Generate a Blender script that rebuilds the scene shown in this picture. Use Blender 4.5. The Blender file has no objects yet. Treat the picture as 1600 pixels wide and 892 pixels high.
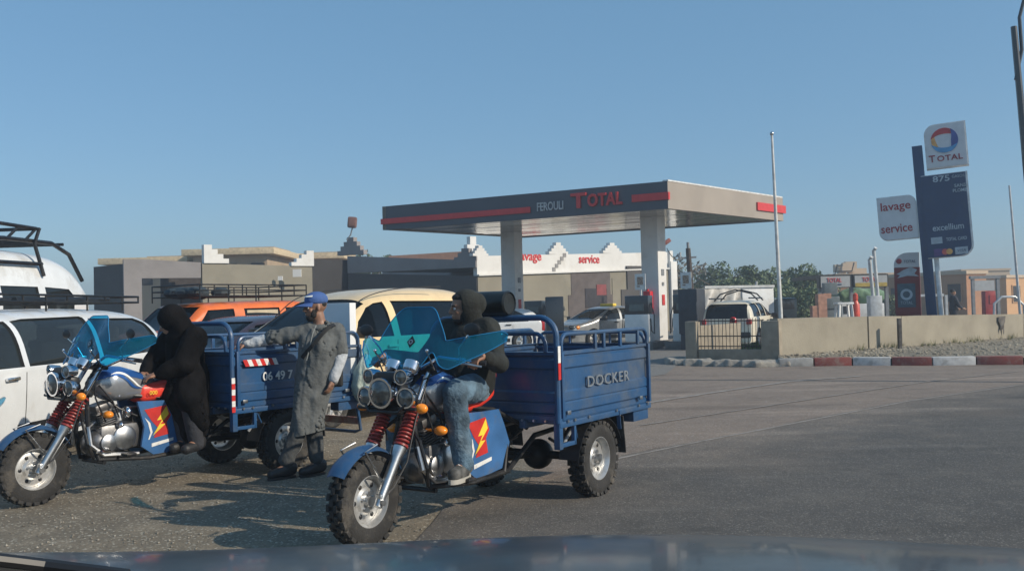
import bpy, bmesh, math, random
from mathutils import Vector, Matrix, noise
random.seed(7)
R = math.radians
PI = math.pi
SC = bpy.context.scene
COL = SC.collection
# ------------------------------------------------------------------ camera
F_PX, W_PX, H_PX = 1500.0, 1600.0, 892.0
CAM_H = 1.45
ROLL = 0.0245
PITCH = math.atan((481 - 446) / F_PX)
FWD = Vector((0, math.cos(PITCH), math.sin(PITCH)))
UP0 = Vector((0, -math.sin(PITCH), math.cos(PITCH)))
RT0 = Vector((1, 0, 0))
RT = RT0 * math.cos(ROLL) - UP0 * math.sin(ROLL)
UPV = UP0 * math.cos(ROLL) + RT0 * math.sin(ROLL)
CAM = Vector((0, 0, CAM_H))
cd = bpy.data.cameras.new('camera'); co = bpy.data.objects.new('camera', cd); COL.objects.link(co)
cd.sensor_width = 36; cd.lens = 36 * F_PX / W_PX; cd.clip_start = 0.05; cd.clip_end = 5000
m = Matrix((RT, UPV, -FWD)).transposed().to_4x4(); m.translation = CAM
co.matrix_world = m
SC.camera = co
# ------------------------------------------------------------------ sky and sun
SUN = Vector((.917, -.40, 0)).normalized()
ELEV = R(30)
wd = bpy.data.worlds.new('World'); SC.world = wd; wd.use_nodes = True
wn = wd.node_tree.nodes; wl = wd.node_tree.links
sky = wn.new('ShaderNodeTexSky'); sky.sky_type = 'NISHITA'; sky.sun_disc = False
sky.sun_elevation = ELEV; sky.sun_rotation = math.atan2(SUN.x, SUN.y)
sky.air_density = 1.0; sky.dust_density = .7; sky.ozone_density = 3.0; sky.altitude = 200
smx = wn.new('ShaderNodeMix'); smx.data_type = 'RGBA'; smx.inputs[0].default_value = .52; smx.inputs[7].default_value = (1.0, 2.55, 4.1, 1)
wl.new(sky.outputs[0], smx.inputs[6]); wl.new(smx.outputs[2], wn['Background'].inputs[0]); wn['Background'].inputs[1].default_value = 0.104
sd = bpy.data.lights.new('sun', 'SUN'); so = bpy.data.objects.new('sun', sd); COL.objects.link(so)
sd.energy = 3.4; sd.angle = R(.55); sd.color = (1, .89, .73)
so.rotation_euler = Vector((SUN.x * math.cos(ELEV), SUN.y * math.cos(ELEV), math.sin(ELEV))).to_track_quat('Z', 'Y').to_euler()
SC.view_settings.view_transform = 'Standard'; SC.view_settings.look = 'None'
SC.view_settings.exposure = 0.36; SC.view_settings.gamma = 1
SC.cycles.max_bounces = 6; SC.cycles.transparent_max_bounces = 12
# ------------------------------------------------------------------ picture <-> place
def ray(px, py):
    return FWD + RT * ((px - 800) / F_PX) - UPV * ((py - 446) / F_PX)
def P(px, py, Y):
    d = ray(px, py); return CAM + d * (Y / d.y)
def G(px, py, z=0.0):
    d = ray(px, py); return CAM + d * ((z - CAM_H) / d.z)
def X(px, Y, z=0.0):
    lo, hi = -Y * 2, Y * 2
    for _ in range(50):
        mid = (lo + hi) / 2; v = Vector((mid, Y, z)) - CAM
        if F_PX * v.dot(RT) / v.dot(FWD) + 800 < px: lo = mid
        else: hi = mid
    return lo
def proj(p):
    v = Vector(p) - CAM; c = v.dot(FWD)
    return (800 + F_PX * v.dot(RT) / c, 446 - F_PX * v.dot(UPV) / c)
# ------------------------------------------------------------------ materials
def mat(name, col, rough=.6, metal=0., var=.12, scale=6., bump=0., bscale=40., col2=None, spec=.5, coat=0., rvar=.1, dirt=None, dscale=1.5, dlo=.52, dhi=.7):
    m = bpy.data.materials.new(name); m.use_nodes = True
    n, l = m.node_tree.nodes, m.node_tree.links
    b = n['Principled BSDF']
    tc = n.new('ShaderNodeTexCoord')
    nz = n.new('ShaderNodeTexNoise'); nz.inputs['Scale'].default_value = scale; nz.inputs['Detail'].default_value = 6
    l.new(tc.outputs['Object'], nz.inputs['Vector'])
    mx = n.new('ShaderNodeMix'); mx.data_type = 'RGBA'
    c = Vector(col[:3]); c2 = Vector(col2) if col2 else c * (1 - var * 2)
    c1 = c if col2 else c * (1 + var)
    mx.inputs[6].default_value = (*c1, 1); mx.inputs[7].default_value = (*c2, 1)
    mr = n.new('ShaderNodeMapRange'); mr.inputs[1].default_value = .32; mr.inputs[2].default_value = .68
    l.new(nz.outputs[0], mr.inputs[0]); l.new(mr.outputs[0], mx.inputs[0])
    out = mx.outputs[2]
    if dirt:
        nd = n.new('ShaderNodeTexNoise'); nd.inputs['Scale'].default_value = dscale; nd.inputs['Detail'].default_value = 9; nd.inputs['Roughness'].default_value = .7
        l.new(tc.outputs['Object'], nd.inputs['Vector'])
        md = n.new('ShaderNodeMapRange'); md.inputs[1].default_value = dlo; md.inputs[2].default_value = dhi; md.inputs[4].default_value = .75
        l.new(nd.outputs[0], md.inputs[0])
        mm = n.new('ShaderNodeMix'); mm.data_type = 'RGBA'; l.new(md.outputs[0], mm.inputs[0]); l.new(out, mm.inputs[6]); mm.inputs[7].default_value = (*dirt, 1)
        out = mm.outputs[2]
    l.new(out, b.inputs['Base Color'])
    b.inputs['Metallic'].default_value = metal; b.inputs['Specular IOR Level'].default_value = spec
    b.inputs['Coat Weight'].default_value = coat; b.inputs['Coat Roughness'].default_value = .08
    rr = n.new('ShaderNodeMapRange'); rr.inputs[3].default_value = max(0, rough - rvar); rr.inputs[4].default_value = min(1, rough + rvar)
    l.new(nz.outputs[0], rr.inputs[0]); l.new(rr.outputs[0], b.inputs['Roughness'])
    if bump:
        nb = n.new('ShaderNodeTexNoise'); nb.inputs['Scale'].default_value = bscale; nb.inputs['Detail'].default_value = 8
        l.new(tc.outputs['Object'], nb.inputs['Vector'])
        bp = n.new('ShaderNodeBump'); bp.inputs['Strength'].default_value = bump; bp.inputs['Distance'].default_value = .02
        l.new(nb.outputs[0], bp.inputs['Height']); l.new(bp.outputs[0], b.inputs['Normal'])
    return m
def glassy(name, tint, gloss=.6, rough=.03, alpha_like=.5, body=.12):
    """thin sheet: tinted see-through with a sheen of reflection"""
    m = bpy.data.materials.new(name); m.use_nodes = True
    n, l = m.node_tree.nodes, m.node_tree.links; n.clear()
    o = n.new('ShaderNodeOutputMaterial'); t = n.new('ShaderNodeBsdfTransparent'); g = n.new('ShaderNodeBsdfGlossy')
    d = n.new('ShaderNodeBsdfDiffuse'); lw = n.new('ShaderNodeLayerWeight'); lw.inputs[0].default_value = .35
    t.inputs[0].default_value = (*tint, 1); g.inputs[1].default_value = rough; g.inputs[0].default_value = (.9, .95, 1, 1)
    d.inputs[0].default_value = (*[c * alpha_like for c in tint], 1)
    m0 = n.new('ShaderNodeMixShader'); m0.inputs[0].default_value = body; l.new(t.outputs[0], m0.inputs[1]); l.new(d.outputs[0], m0.inputs[2])
    mu = n.new('ShaderNodeMath'); mu.operation = 'MULTIPLY'; mu.inputs[1].default_value = gloss; l.new(lw.outputs['Fresnel'], mu.inputs[0])
    m1 = n.new('ShaderNodeMixShader'); l.new(mu.outputs[0], m1.inputs[0]); l.new(m0.outputs[0], m1.inputs[1]); l.new(g.outputs[0], m1.inputs[2])
    l.new(m1.outputs[0], o.inputs[0])
    return m
BLUE = (.021, .076, .182)
M = dict(
    blue=mat('blue_paint', BLUE, .38, var=.1, scale=3, dirt=(.13, .14, .14), dscale=3.2, dlo=.45, dhi=.78, coat=.1, rvar=.2, bump=.25, bscale=7),
    blue_light=mat('blue_cover_paint', (.045, .14, .33), .32, var=.12, dirt=(.12, .14, .16), dscale=7, coat=.4),
    enginemetal=mat('engine_metal', (.24, .24, .245), .42, .85, var=.2, scale=20, dirt=(.1, .09, .08), dscale=9, dlo=.45, dhi=.7),
    red=mat('red_paint', (.55, .03, .025), .4), seatred=mat('red_vinyl', (.72, .05, .03), .38, var=.1, bump=.1),
    spring=mat('spring_red', (.28, .035, .03), .4, var=.1), yellow=mat('yellow_paint', (.85, .6, .05), .4),
    chrome=mat('chrome', (.8, .8, .82), .12, 1., var=.04, rvar=.05), alu=mat('aluminium', (.55, .56, .57), .34, 1., var=.1, scale=20, dirt=(.3, .28, .25), dscale=8),
    steel=mat('rim_steel', (.62, .62, .61), .36, .7, var=.12, scale=12, dirt=(.3, .27, .23), dscale=9),
    black=mat('black_plastic', (.018, .018, .02), .45, var=.2), blackm=mat('black_frame', (.015, .016, .018), .4, .2, var=.2, dirt=(.09, .08, .07), dscale=6),
    rubber=mat('tyre_rubber', (.028, .027, .026), .85, var=.2, bump=.3, bscale=60, dirt=(.13, .115, .095), dscale=5),
    vinyl=mat('black_vinyl', (.02, .02, .022), .5, bump=.2, bscale=120),
    orange_lens=mat('orange_lens', (.9, .28, .02), .15, coat=.6), red_lens=mat('red_lens', (.5, .02, .02), .15, coat=.6),
    lens=mat('lamp_lens', (.13, .145, .15), .08, .3, coat=1., var=.4, scale=14), mirror=mat('mirror_glass', (.7, .75, .8), .03, 1., rvar=.02),
    tankgrey=mat('tank_silver', (.42, .44, .47), .25, .6, coat=.8, var=.05), tankblue=mat('tank_blue', (.03, .12, .38), .22, .3, coat=.8, var=.05),
    white=mat('white_paint', (.78, .78, .76), .45, var=.04), sticker=mat('white_sticker', (.75, .75, .73), .4, var=.05, dirt=(.35, .35, .35), dscale=30),
    screen=glassy('blue_tinted_screen', (.015, .38, .66), .9, .07, 1.0, .15),
    carwhite=mat('white_car_paint', (.72, .74, .75), .3, coat=.6, var=.03, dirt=(.5, .48, .44), dscale=2.0),
    carglass=glassy('car_window_glass', (.30, .35, .36), .7),
    darkglass=glassy('dark_window_glass', (.08, .1, .11), .7),
    interior=mat('dark_interior', (.03, .03, .033), .8), seatcloth=mat('grey_seat_cloth', (.09, .095, .1), .9),
    cream=mat('cream_car_paint', (.80, .60, .33), .36, coat=.5, var=.04, dirt=(.55, .43, .27), dscale=1.6),
    carorange=mat('orange_car_paint', (.78, .17, .035), .42, coat=.3, var=.08, dirt=(.45, .14, .06), dscale=2.),
    maroon=mat('dark_maroon_paint', (.045, .02, .022), .25, coat=.8), silver=mat('silver_car_paint', (.42, .43, .43), .3, .5, coat=.6),
    darkcar=mat('dark_car_paint', (.02, .024, .03), .3, coat=.6),
    grey=mat('grey_metal', (.24, .25, .26), .5, .3), greyl=mat('pale_grey_metal', (.5, .52, .53), .45, .3),
    skin=mat('skin', (.30, .155, .095), .5, var=.08, scale=30), skin2=mat('skin_tan', (.27, .145, .095), .5, var=.08, scale=30),
    hair=mat('black_hair', (.012, .01, .009), .7, bump=.5, bscale=200), eye=mat('eye', (.6, .58, .55), .2), pupil=mat('pupil', (.01, .008, .006), .15),
    robe=mat('grey_robe_cloth', (.115, .124, .125), .9, var=.12, scale=9, bump=.9, bscale=14), shirt=mat('pale_grey_shirt', (.5, .53, .56), .9, bump=.5, bscale=40),
    hoodie=mat('black_green_cloth', (.017, .020, .018), .92, var=.3, scale=5, bump=.3, bscale=60), metal_letter=mat('satin_letter', (.36, .4, .44), .35, .6), blackcloth=mat('black_fleece', (.008, .0075, .008), .97, var=.3, bump=.4, bscale=80, spec=.1),
    jeans=mat('blue_jeans', (.095, .16, .22), .88, var=.3, scale=6, bump=.6, bscale=50, dirt=(.25, .32, .37), dscale=4, dlo=.5, dhi=.75),
    greytrousers=mat('grey_trousers', (.06, .064, .066), .9, bump=.5, bscale=30), trousers=mat('dark_trousers', (.035, .037, .045), .9, bump=.5, bscale=30), shoe=mat('grey_shoe', (.1, .1, .095), .7, var=.3, scale=20), sole=mat('pale_sole', (.45, .43, .38), .7),
    cap=mat('blue_cap_cloth', (.05, .11, .30), .85, bump=.2), strap=mat('black_strap', (.012, .012, .012), .7),
    bag=mat('thin_white_plastic', (.62, .70, .60), .4, var=.06, scale=12, bump=1., bscale=14),
)
# ------------------------------------------------------------------ mesh helpers
class MB:
    def __init__(s): s.bm = bmesh.new(); s.mi = 0; s.T = None
    def _add(s, vs, fs, smooth=True):
        if s.T is not None: vs = [s.T @ Vector(v) for v in vs]
        bv = [s.bm.verts.new(v) for v in vs]; out = []
        for f in fs:
            try: fc = s.bm.faces.new([bv[i] for i in f])
            except ValueError: continue
            fc.material_index = s.mi; fc.smooth = smooth; out.append(fc)
        return bv, out
    def box(s, c, size, rot=None, bev=0.0, taper=1.0):
        x, y, z = [d / 2 for d in size]; Mx = rot.to_matrix().to_4x4() if hasattr(rot, 'to_matrix') else (rot or Matrix.Identity(4))
        vs = []
        for dz in (-1, 1):
            k = taper if dz > 0 else 1
            for dx, dy in ((-1, -1), (1, -1), (1, 1), (-1, 1)): vs.append(Vector(c) + (Mx @ Vector((dx * x * k, dy * y * k, dz * z))))
        bv, fs = s._add(vs, [(0, 3, 2, 1), (4, 5, 6, 7), (0, 1, 5, 4), (1, 2, 6, 5), (2, 3, 7, 6), (3, 0, 4, 7)])
        if bev:
            ed = set(e for f in fs for e in f.edges)
            r = bmesh.ops.bevel(s.bm, geom=list(ed), offset=min(bev, min(size) * .45), segments=2, affect='EDGES', profile=.6)
            for f in r['faces']: f.material_index = s.mi; f.smooth = True
        return s
    def beam(s, p0, p1, w, h, bev=0.0, up=Vector((0, 0, 1))):
        p0, p1 = Vector(p0), Vector(p1); d = p1 - p0; L = d.length; a = d.normalized(); b = up.cross(a)
        if b.length < 1e-4: b = Vector((0, 1, 0)).cross(a)
        b.normalize(); c = a.cross(b)
        return s.box((p0 + p1) / 2, (L, w, h), Matrix((a, b, c)).transposed().to_4x4(), bev)
    def cyl(s, p0, p1, r0, r1=None, n=16, caps=True):
        return s.tube([p0, p1], [r0, r0 if r1 is None else r1], n, caps)
    def tube(s, pts, r, n=8, caps=True):
        pts = [Vector(p) for p in pts]; rs = r if isinstance(r, (list, tuple)) else [r] * len(pts)
        vs = []; prev = None
        for i, p in enumerate(pts):
            d = (pts[min(i + 1, len(pts) - 1)] - pts[max(i - 1, 0)]).normalized()
            if prev is None:
                a = Vector((0, 0, 1)).cross(d)
                if a.length < .01: a = Vector((1, 0, 0)).cross(d)
            else: a = prev - d * prev.dot(d)
            a.normalize(); prev = a; b = d.cross(a)
            for k in range(n):
                t = 2 * PI * k / n; vs.append(p + (a * math.cos(t) + b * math.sin(t)) * rs[i])
        fs = []
        for i in range(len(pts) - 1):
            for k in range(n): fs.append((i * n + k, i * n + (k + 1) % n, (i + 1) * n + (k + 1) % n, (i + 1) * n + k))
        if caps: fs.append(tuple(range(n - 1, -1, -1))); fs.append(tuple(range((len(pts) - 1) * n, len(pts) * n)))
        s._add(vs, fs); return s
    def lathe(s, prof, origin, axis, n=32, closed=False):
        """prof: (distance along axis, radius)"""
        o = Vector(origin); a = Vector(axis).normalized(); u = Vector((0, 0, 1)).cross(a)
        if u.length < .01: u = Vector((1, 0, 0)).cross(a)
        u.normalize(); w = a.cross(u); vs = []
        for h, r in prof:
            for k in range(n):
                t = 2 * PI * k / n; vs.append(o + a * h + (u * math.cos(t) + w * math.sin(t)) * max(r, 1e-4))
        m_ = len(prof); fs = []
        for i in range(m_ if closed else m_ - 1):
            j = (i + 1) % m_
            for k in range(n): fs.append((i * n + k, i * n + (k + 1) % n, j * n + (k + 1) % n, j * n + k))
        s._add(vs, fs); return s
    def prism(s, poly, fn, d0, d1):
        """poly of (a,b); fn(a,b,d)->point"""
        n = len(poly); vs = [fn(a, b, d0) for a, b in poly] + [fn(a, b, d1) for a, b in poly]
        fs = [tuple(range(n - 1, -1, -1)), tuple(range(n, 2 * n))] + [(i, (i + 1) % n, n + (i + 1) % n, n + i) for i in range(n)]
        s._add(vs, fs); return s
    def ell(s, c, rad, rot=None, nu=16, nv=10):
        c = Vector(c); Mx = rot.to_matrix() if hasattr(rot, 'to_matrix') else (rot or Matrix.Identity(3)); vs = []
        for i in range(nv + 1):
            a = PI * i / nv
            for k in range(nu):
                t = 2 * PI * k / nu; vs.append(c + Mx @ Vector((rad[0] * math.sin(a) * math.cos(t), rad[1] * math.sin(a) * math.sin(t), rad[2] * math.cos(a))))
        fs = [(i * nu + k, (i + 1) * nu + k, (i + 1) * nu + (k + 1) % nu, i * nu + (k + 1) % nu) for i in range(nv) for k in range(nu)]
        s._add(vs, fs); return s
    def grid(s, fn, nu, nv, thick=0.0):
        vs = [Vector(fn(i / nu, j / nv)) for i in range(nu + 1) for j in range(nv + 1)]
        fs = [(i * (nv + 1) + j, (i + 1) * (nv + 1) + j, (i + 1) * (nv + 1) + j + 1, i * (nv + 1) + j + 1) for i in range(nu) for j in range(nv)]
        s._add(vs, fs); return s
    def build(s, name, mats, parent=None, sharp=32, weld=True, solid=0.0):
        bm = s.bm
        if weld: bmesh.ops.remove_doubles(bm, verts=bm.verts, dist=1e-5)
        bmesh.ops.recalc_face_normals(bm, faces=bm.faces)
        if solid:
            bmesh.ops.solidify(bm, geom=bm.faces[:], thickness=solid)
        for e in bm.edges:
            e.smooth = len(e.link_faces) == 2 and e.calc_face_angle(0) < R(sharp)
        me = bpy.data.meshes.new(name); bm.to_mesh(me); bm.free()
        for mm in (mats if isinstance(mats, (list, tuple)) else [mats]): me.materials.append(mm)
        o = bpy.data.objects.new(name, me); COL.objects.link(o)
        if parent: o.parent = parent
        return o
def thing(name, label, cat, loc=(0, 0, 0), rotz=0., group=None):
    o = bpy.data.objects.new(name, None); COL.objects.link(o); o.empty_display_size = .2
    o.location = loc; o.rotation_euler = (0, 0, rotz); o['label'] = label; o['category'] = cat
    if group: o['group'] = group
    return o
def tag(o, label, cat, group=None):
    o['label'] = label; o['category'] = cat
    if group: o['group'] = group
    return o
def struct(o, kind='structure'): o['kind'] = kind; return o
def kids(o): return [c for c in bpy.data.objects if c.parent == o]
def copy_tree(o, parent=None):
    c = o.copy(); COL.objects.link(c); c.parent = parent
    for ch in kids(o): copy_tree(ch, c)
    return c
def arc(c, r, a0, a1, n, fn):
    return [fn(c[0] + r * math.cos(a0 + (a1 - a0) * i / n), c[1] + r * math.sin(a0 + (a1 - a0) * i / n)) for i in range(n + 1)]
DG = bpy.context.evaluated_depsgraph_get
def realize(o):
    """apply modifiers"""
    dg = DG(); me = bpy.data.meshes.new_from_object(o.evaluated_get(dg), depsgraph=dg)
    old = o.data; o.modifiers.clear(); o.data = me; me.name = o.name; return o
def text(s, size, m_, parent, loc, rot=(PI / 2, 0, 0), ext=.01, name='lettering', sx=1., bold=0., align='CENTER', shear=0., spacing=1., fit=None):
    cu = bpy.data.curves.new('t', 'FONT'); cu.body = s; cu.size = size; cu.extrude = ext; cu.align_x = align; cu.align_y = 'CENTER'
    cu.offset = bold; cu.shear = shear; cu.space_character = spacing; cu.resolution_u = 3
    t = bpy.data.objects.new('t', cu); COL.objects.link(t); dg = DG()
    me = bpy.data.meshes.new_from_object(t.evaluated_get(dg), depsgraph=dg)
    bpy.data.objects.remove(t); me.transform(Matrix.Diagonal((sx, 1, 1, 1)))
    if fit:
        xs_ = [v.co.x for v in me.vertices]; c_ = (min(xs_) + max(xs_)) / 2; k_ = fit / (max(xs_) - min(xs_)); me.transform(Matrix.Diagonal((k_, 1, 1, 1)) @ Matrix.Translation((-c_, 0, 0)))
    rm = rot if isinstance(rot, Matrix) else Matrix.Rotation(rot[2], 4, 'Z') @ Matrix.Rotation(rot[1], 4, 'Y') @ Matrix.Rotation(rot[0], 4, 'X')
    me.transform(Matrix.Translation(loc) @ rm)
    me.materials.clear(); me.materials.append(m_); me.name = name
    o = bpy.data.objects.new(name, me); COL.objects.link(o)
    if parent: o.parent = parent
    return o
def blob(name, shapes, m_, parent, voxel=.009, smooth=4, disp=None, sfac=.6):
    """one continuous surface grown over tapered limbs and ellipsoids"""
    b = MB()
    for sh in shapes:
        if sh[0] == 'c':
            _, p0, r0, p1, r1 = sh; b.tube([p0, p1], [r0, r1], 14); b.ell(p0, (r0,) * 3, None, 14, 8); b.ell(p1, (r1,) * 3, None, 14, 8)
        elif sh[0] == 'e': b.ell(sh[1], sh[2], sh[3] if len(sh) > 3 else None, 18, 12)
        elif sh[0] == 'b': b.box(*sh[1:])
        elif sh[0] == 't': b.tube(sh[1], sh[2], 18)
    o = b.build(name, m_, parent, weld=False)
    md = o.modifiers.new('r', 'REMESH'); md.mode = 'VOXEL'; md.voxel_size = voxel; md.use_smooth_shade = True
    ms = o.modifiers.new('s', 'SMOOTH'); ms.iterations = smooth; ms.factor = sfac
    realize(o)
    if disp:
        amp, sc_, st = disp
        me = o.data
        for v in me.vertices:
            q = Vector((v.co.x * sc_, v.co.y * sc_, v.co.z * sc_ * st))
            rdg = 1 - 2.6 * abs(noise.noise(q * .8 + Vector((7, 3, 1)))); v.co += v.normal * (noise.noise(q) * amp * .7 + max(0, rdg) * amp * .75 + noise.noise(q * 2.3) * amp * .3)
    for p in o.data.polygons: p.use_smooth = True
    return o
# ================================================================== THE SETTING
def rough_sheet(name, pts, z, m_):
    b = MB(); b._add([(p[0], p[1], z) for p in pts], [tuple(range(len(pts)))]); return struct(b.build(name, m_))
def ground_mat(name, c1, c2, c3, gs=90., bump=.5, speck=(.3, .29, .27), rough=.9):
    m = bpy.data.materials.new(name); m.use_nodes = True; n, l = m.node_tree.nodes, m.node_tree.links; b = n['Principled BSDF']
    tc = n.new('ShaderNodeTexCoord')
    def nz(s, d=6, r=.6):
        x = n.new('ShaderNodeTexNoise'); x.inputs['Scale'].default_value = s; x.inputs['Detail'].default_value = d; x.inputs['Roughness'].default_value = r
        l.new(tc.outputs['Object'], x.inputs['Vector']); return x
    def mix(f, a, bb, lo, hi):
        r = n.new('ShaderNodeMapRange'); r.inputs[1].default_value = lo; r.inputs[2].default_value = hi; l.new(f, r.inputs[0])
        x = n.new('ShaderNodeMix'); x.data_type = 'RGBA'; l.new(r.outputs[0], x.inputs[0])
        for i, v in ((6, a), (7, bb)):
            if isinstance(v, tuple): x.inputs[i].default_value = (*v, 1)
            else: l.new(v, x.inputs[i])
        return x.outputs[2]
    big, mid, fine = nz(.35), nz(2.6, 8, .65), nz(gs, 3, .7)
    o = mix(big.outputs[0], c1, c2, .38, .62); o = mix(mid.outputs[0], o, c3, .5, .72)
    vo = n.new('ShaderNodeTexVoronoi'); vo.inputs['Scale'].default_value = gs * 1.3; l.new(tc.outputs['Object'], vo.inputs['Vector'])
    dk = tuple(c * .5 for c in c2); o = mix(fine.outputs[0], o, dk, .48, .76)
    sep = n.new('ShaderNodeSeparateColor'); l.new(vo.outputs['Color'], sep.inputs[0]); o = mix(sep.outputs[0], o, speck, .90, .96)
    stn = nz(.9, 5, .6); o = mix(stn.outputs[0], o, tuple(c * .62 for c in c2), .60, .74)
    if gs > 60:
        for sx_, sy_, lo_, hi_, tone in ((.10, 2.2, .52, .66, .72), (.16, 5.0, .55, .68, 1.28)):   # traffic-worn bands along the lane
            mp = n.new('ShaderNodeMapping'); mp.inputs['Rotation'].default_value = (0, 0, R(-52)); mp.inputs['Scale'].default_value = (sx_, sy_ * .25, 1); l.new(tc.outputs['Object'], mp.inputs[0])
            sn = n.new('ShaderNodeTexNoise'); sn.inputs['Scale'].default_value = 1.6; sn.inputs['Detail'].default_value = 7; l.new(mp.outputs[0], sn.inputs['Vector'])
            mm_ = n.new('ShaderNodeMix'); mm_.data_type = 'RGBA'; mm_.blend_type = 'MULTIPLY'; r_ = n.new('ShaderNodeMapRange'); r_.inputs[1].default_value = lo_; r_.inputs[2].default_value = hi_; l.new(sn.outputs[0], r_.inputs[0])
            l.new(r_.outputs[0], mm_.inputs[0]); l.new(o, mm_.inputs[6]); mm_.inputs[7].default_value = (tone, tone, tone, 1); o = mm_.outputs[2]
    l.new(o, b.inputs['Base Color']); b.inputs['Roughness'].default_value = rough
    bp = n.new('ShaderNodeBump'); bp.inputs['Strength'].default_value = bump; bp.inputs['Distance'].default_value = .012
    l.new(fine.outputs[0], bp.inputs['Height']); bp2 = n.new('ShaderNodeBump'); bp2.inputs['Strength'].default_value = bump; bp2.inputs['Distance'].default_value = .03
    l.new(mid.outputs[0], bp2.inputs['Height']); l.new(bp.outputs[0], bp2.inputs['Normal']); l.new(bp2.outputs[0], b.inputs['Normal'])
    return m
GM = dict(
    dirt=ground_mat('packed_gravel', (.22, .182, .128), (.165, .14, .104), (.275, .232, .17), 55, .8, (.42, .39, .32)),
    old=ground_mat('worn_pinkish_asphalt', (.245, .193, .152), (.205, .163, .132), (.28, .222, .176), 70, .7, (.36, .33, .3)),
    new=ground_mat('dark_asphalt', (.108, .1, .09), (.08, .077, .072), (.132, .121, .106), 80, .6, (.2, .19, .17)),
    conc=ground_mat('station_paving', (.2, .19, .175), (.17, .165, .155), (.22, .21, .19), 40, .3, (.24, .23, .21)))
# one ground sheet out to the horizon, with the worn street surfaces laid over it
rough_sheet('ground', [(-2500, -60), (2500, -60), (2500, 4000), (-2500, 4000)], -.004, GM['dirt'])
def chain(pxs): return [G(a, b) for a, b in pxs]
fore = [G(900, 860), G(975, 711), G(1180, 672), G(1400, 628), G(1600, 599), Vector((60, 14, 0)), Vector((60, 60, 0)), Vector((-6, 60, 0)), Vector((-2.5, 30, 0)), Vector((-.8, 14, 0)), Vector((.2, 9, 0)), Vector((.0, 7, 0)), Vector((-.6, 5.2, 0))]
def wobbly(pts, amp, step=.5):
    out = []
    for i, p in enumerate(pts):
        q = pts[(i + 1) % len(pts)]; n_ = max(1, int(min((q - p).length, 30) / step))
        for k in range(n_):
            t = p.lerp(q, k / n_); out.append(t + Vector((noise.noise(t * 1.3), noise.noise(t * 1.3 + Vector((9, 9, 9))), 0)) * amp)
    return out
rough_sheet('asphalt_forecourt', wobbly(fore, .12), .0, GM['old'])
nm_ = GM['new'].node_tree.nodes; lk_ = GM['new'].node_tree.links; pb_0 = nm_['Principled BSDF']
_a, _b = G(975, 711), G(1600, 599); _d = (_b - _a).normalized(); _n = Vector((_d.y, -_d.x, 0))      # asphalt worn pale towards its old edge
tcn = nm_.new('ShaderNodeTexCoord'); vs_ = nm_.new('ShaderNodeVectorMath'); vs_.operation = 'SUBTRACT'; vs_.inputs[1].default_value = _a; lk_.new(tcn.outputs['Object'], vs_.inputs[0])
vd_ = nm_.new('ShaderNodeVectorMath'); vd_.operation = 'DOT_PRODUCT'; vd_.inputs[1].default_value = _n; lk_.new(vs_.outputs[0], vd_.inputs[0])
wn_ = nm_.new('ShaderNodeTexNoise'); wn_.inputs['Scale'].default_value = .7; wn_.inputs['Detail'].default_value = 6; lk_.new(tcn.outputs['Object'], wn_.inputs['Vector'])
ad_ = nm_.new('ShaderNodeMath'); ad_.operation = 'MULTIPLY_ADD'; ad_.inputs[1].default_value = 3.5; lk_.new(wn_.outputs[0], ad_.inputs[0]); lk_.new(vd_.outputs['Value'], ad_.inputs[2])
mr_ = nm_.new('ShaderNodeMapRange'); mr_.inputs[1].default_value = 1.2; mr_.inputs[2].default_value = 3.6; lk_.new(ad_.outputs[0], mr_.inputs[0])
mx_ = nm_.new('ShaderNodeMix'); mx_.data_type = 'RGBA'; mx_.blend_type = 'MULTIPLY'; mx_.inputs[0].default_value = 1
m2_ = nm_.new('ShaderNodeMix'); m2_.data_type = 'RGBA'; m2_.inputs[6].default_value = (1.8, 1.62, 1.48, 1); m2_.inputs[7].default_value = (1, 1, 1, 1); lk_.new(mr_.outputs[0], m2_.inputs[0])
src_ = pb_0.inputs['Base Color'].links[0].from_socket; lk_.new(src_, mx_.inputs[6]); lk_.new(m2_.outputs[2], mx_.inputs[7]); lk_.new(mx_.outputs[2], pb_0.inputs['Base Color'])
road = [G(700, 790), G(905, 740), G(975, 711), G(1180, 672), G(1400, 628), G(1600, 599), Vector((60, 14, 0)), Vector((60, -20, 0)), Vector((-.7, -20, 0)), Vector((-.9, 3.5, 0)), Vector((-.75, 5.4, 0))]
rough_sheet('road', wobbly(road, .05), .004, GM['new'])
# pale worn line scraps on the street
def stripe(name, pxs, w, m_):
    b = MB(); pts = [G(x, y, .008) for x, y in pxs]; out = []
    q = []
    for i in range(len(pts) - 1):
        k_ = 14
        for k in range(k_): q.append(pts[i].lerp(pts[i + 1], k / k_))
    q.append(pts[-1]); vs = []
    for i, p in enumerate(q):
        d = (q[min(i + 1, len(q) - 1)] - q[max(i - 1, 0)]).normalized(); s = Vector((-d.y, d.x, 0)); ww = w * (.6 + .8 * abs(noise.noise(p * 3)))
        vs += [p + s * ww / 2, p - s * ww / 2]
    b._add(vs, [(2 * i, 2 * i + 1, 2 * i + 3, 2 * i + 2) for i in range(len(q) - 1)])
    return struct(b.build(name, m_))
worn = mat('worn_road_line', (.33, .3, .27), .9, col2=(.2, .18, .16), scale=6)
stripe('worn_line', [(1010, 629), (1120, 612), (1230, 596), (1345, 587)], .16, worn)
stripe('worn_line', [(1000, 664), (1150, 641), (1280, 621), (1440, 597), (1590, 580)], .06, worn)
stripe('worn_line', [(940, 721), (1100, 688), (1250, 659), (1420, 626), (1600, 600)], .06, worn)
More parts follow.
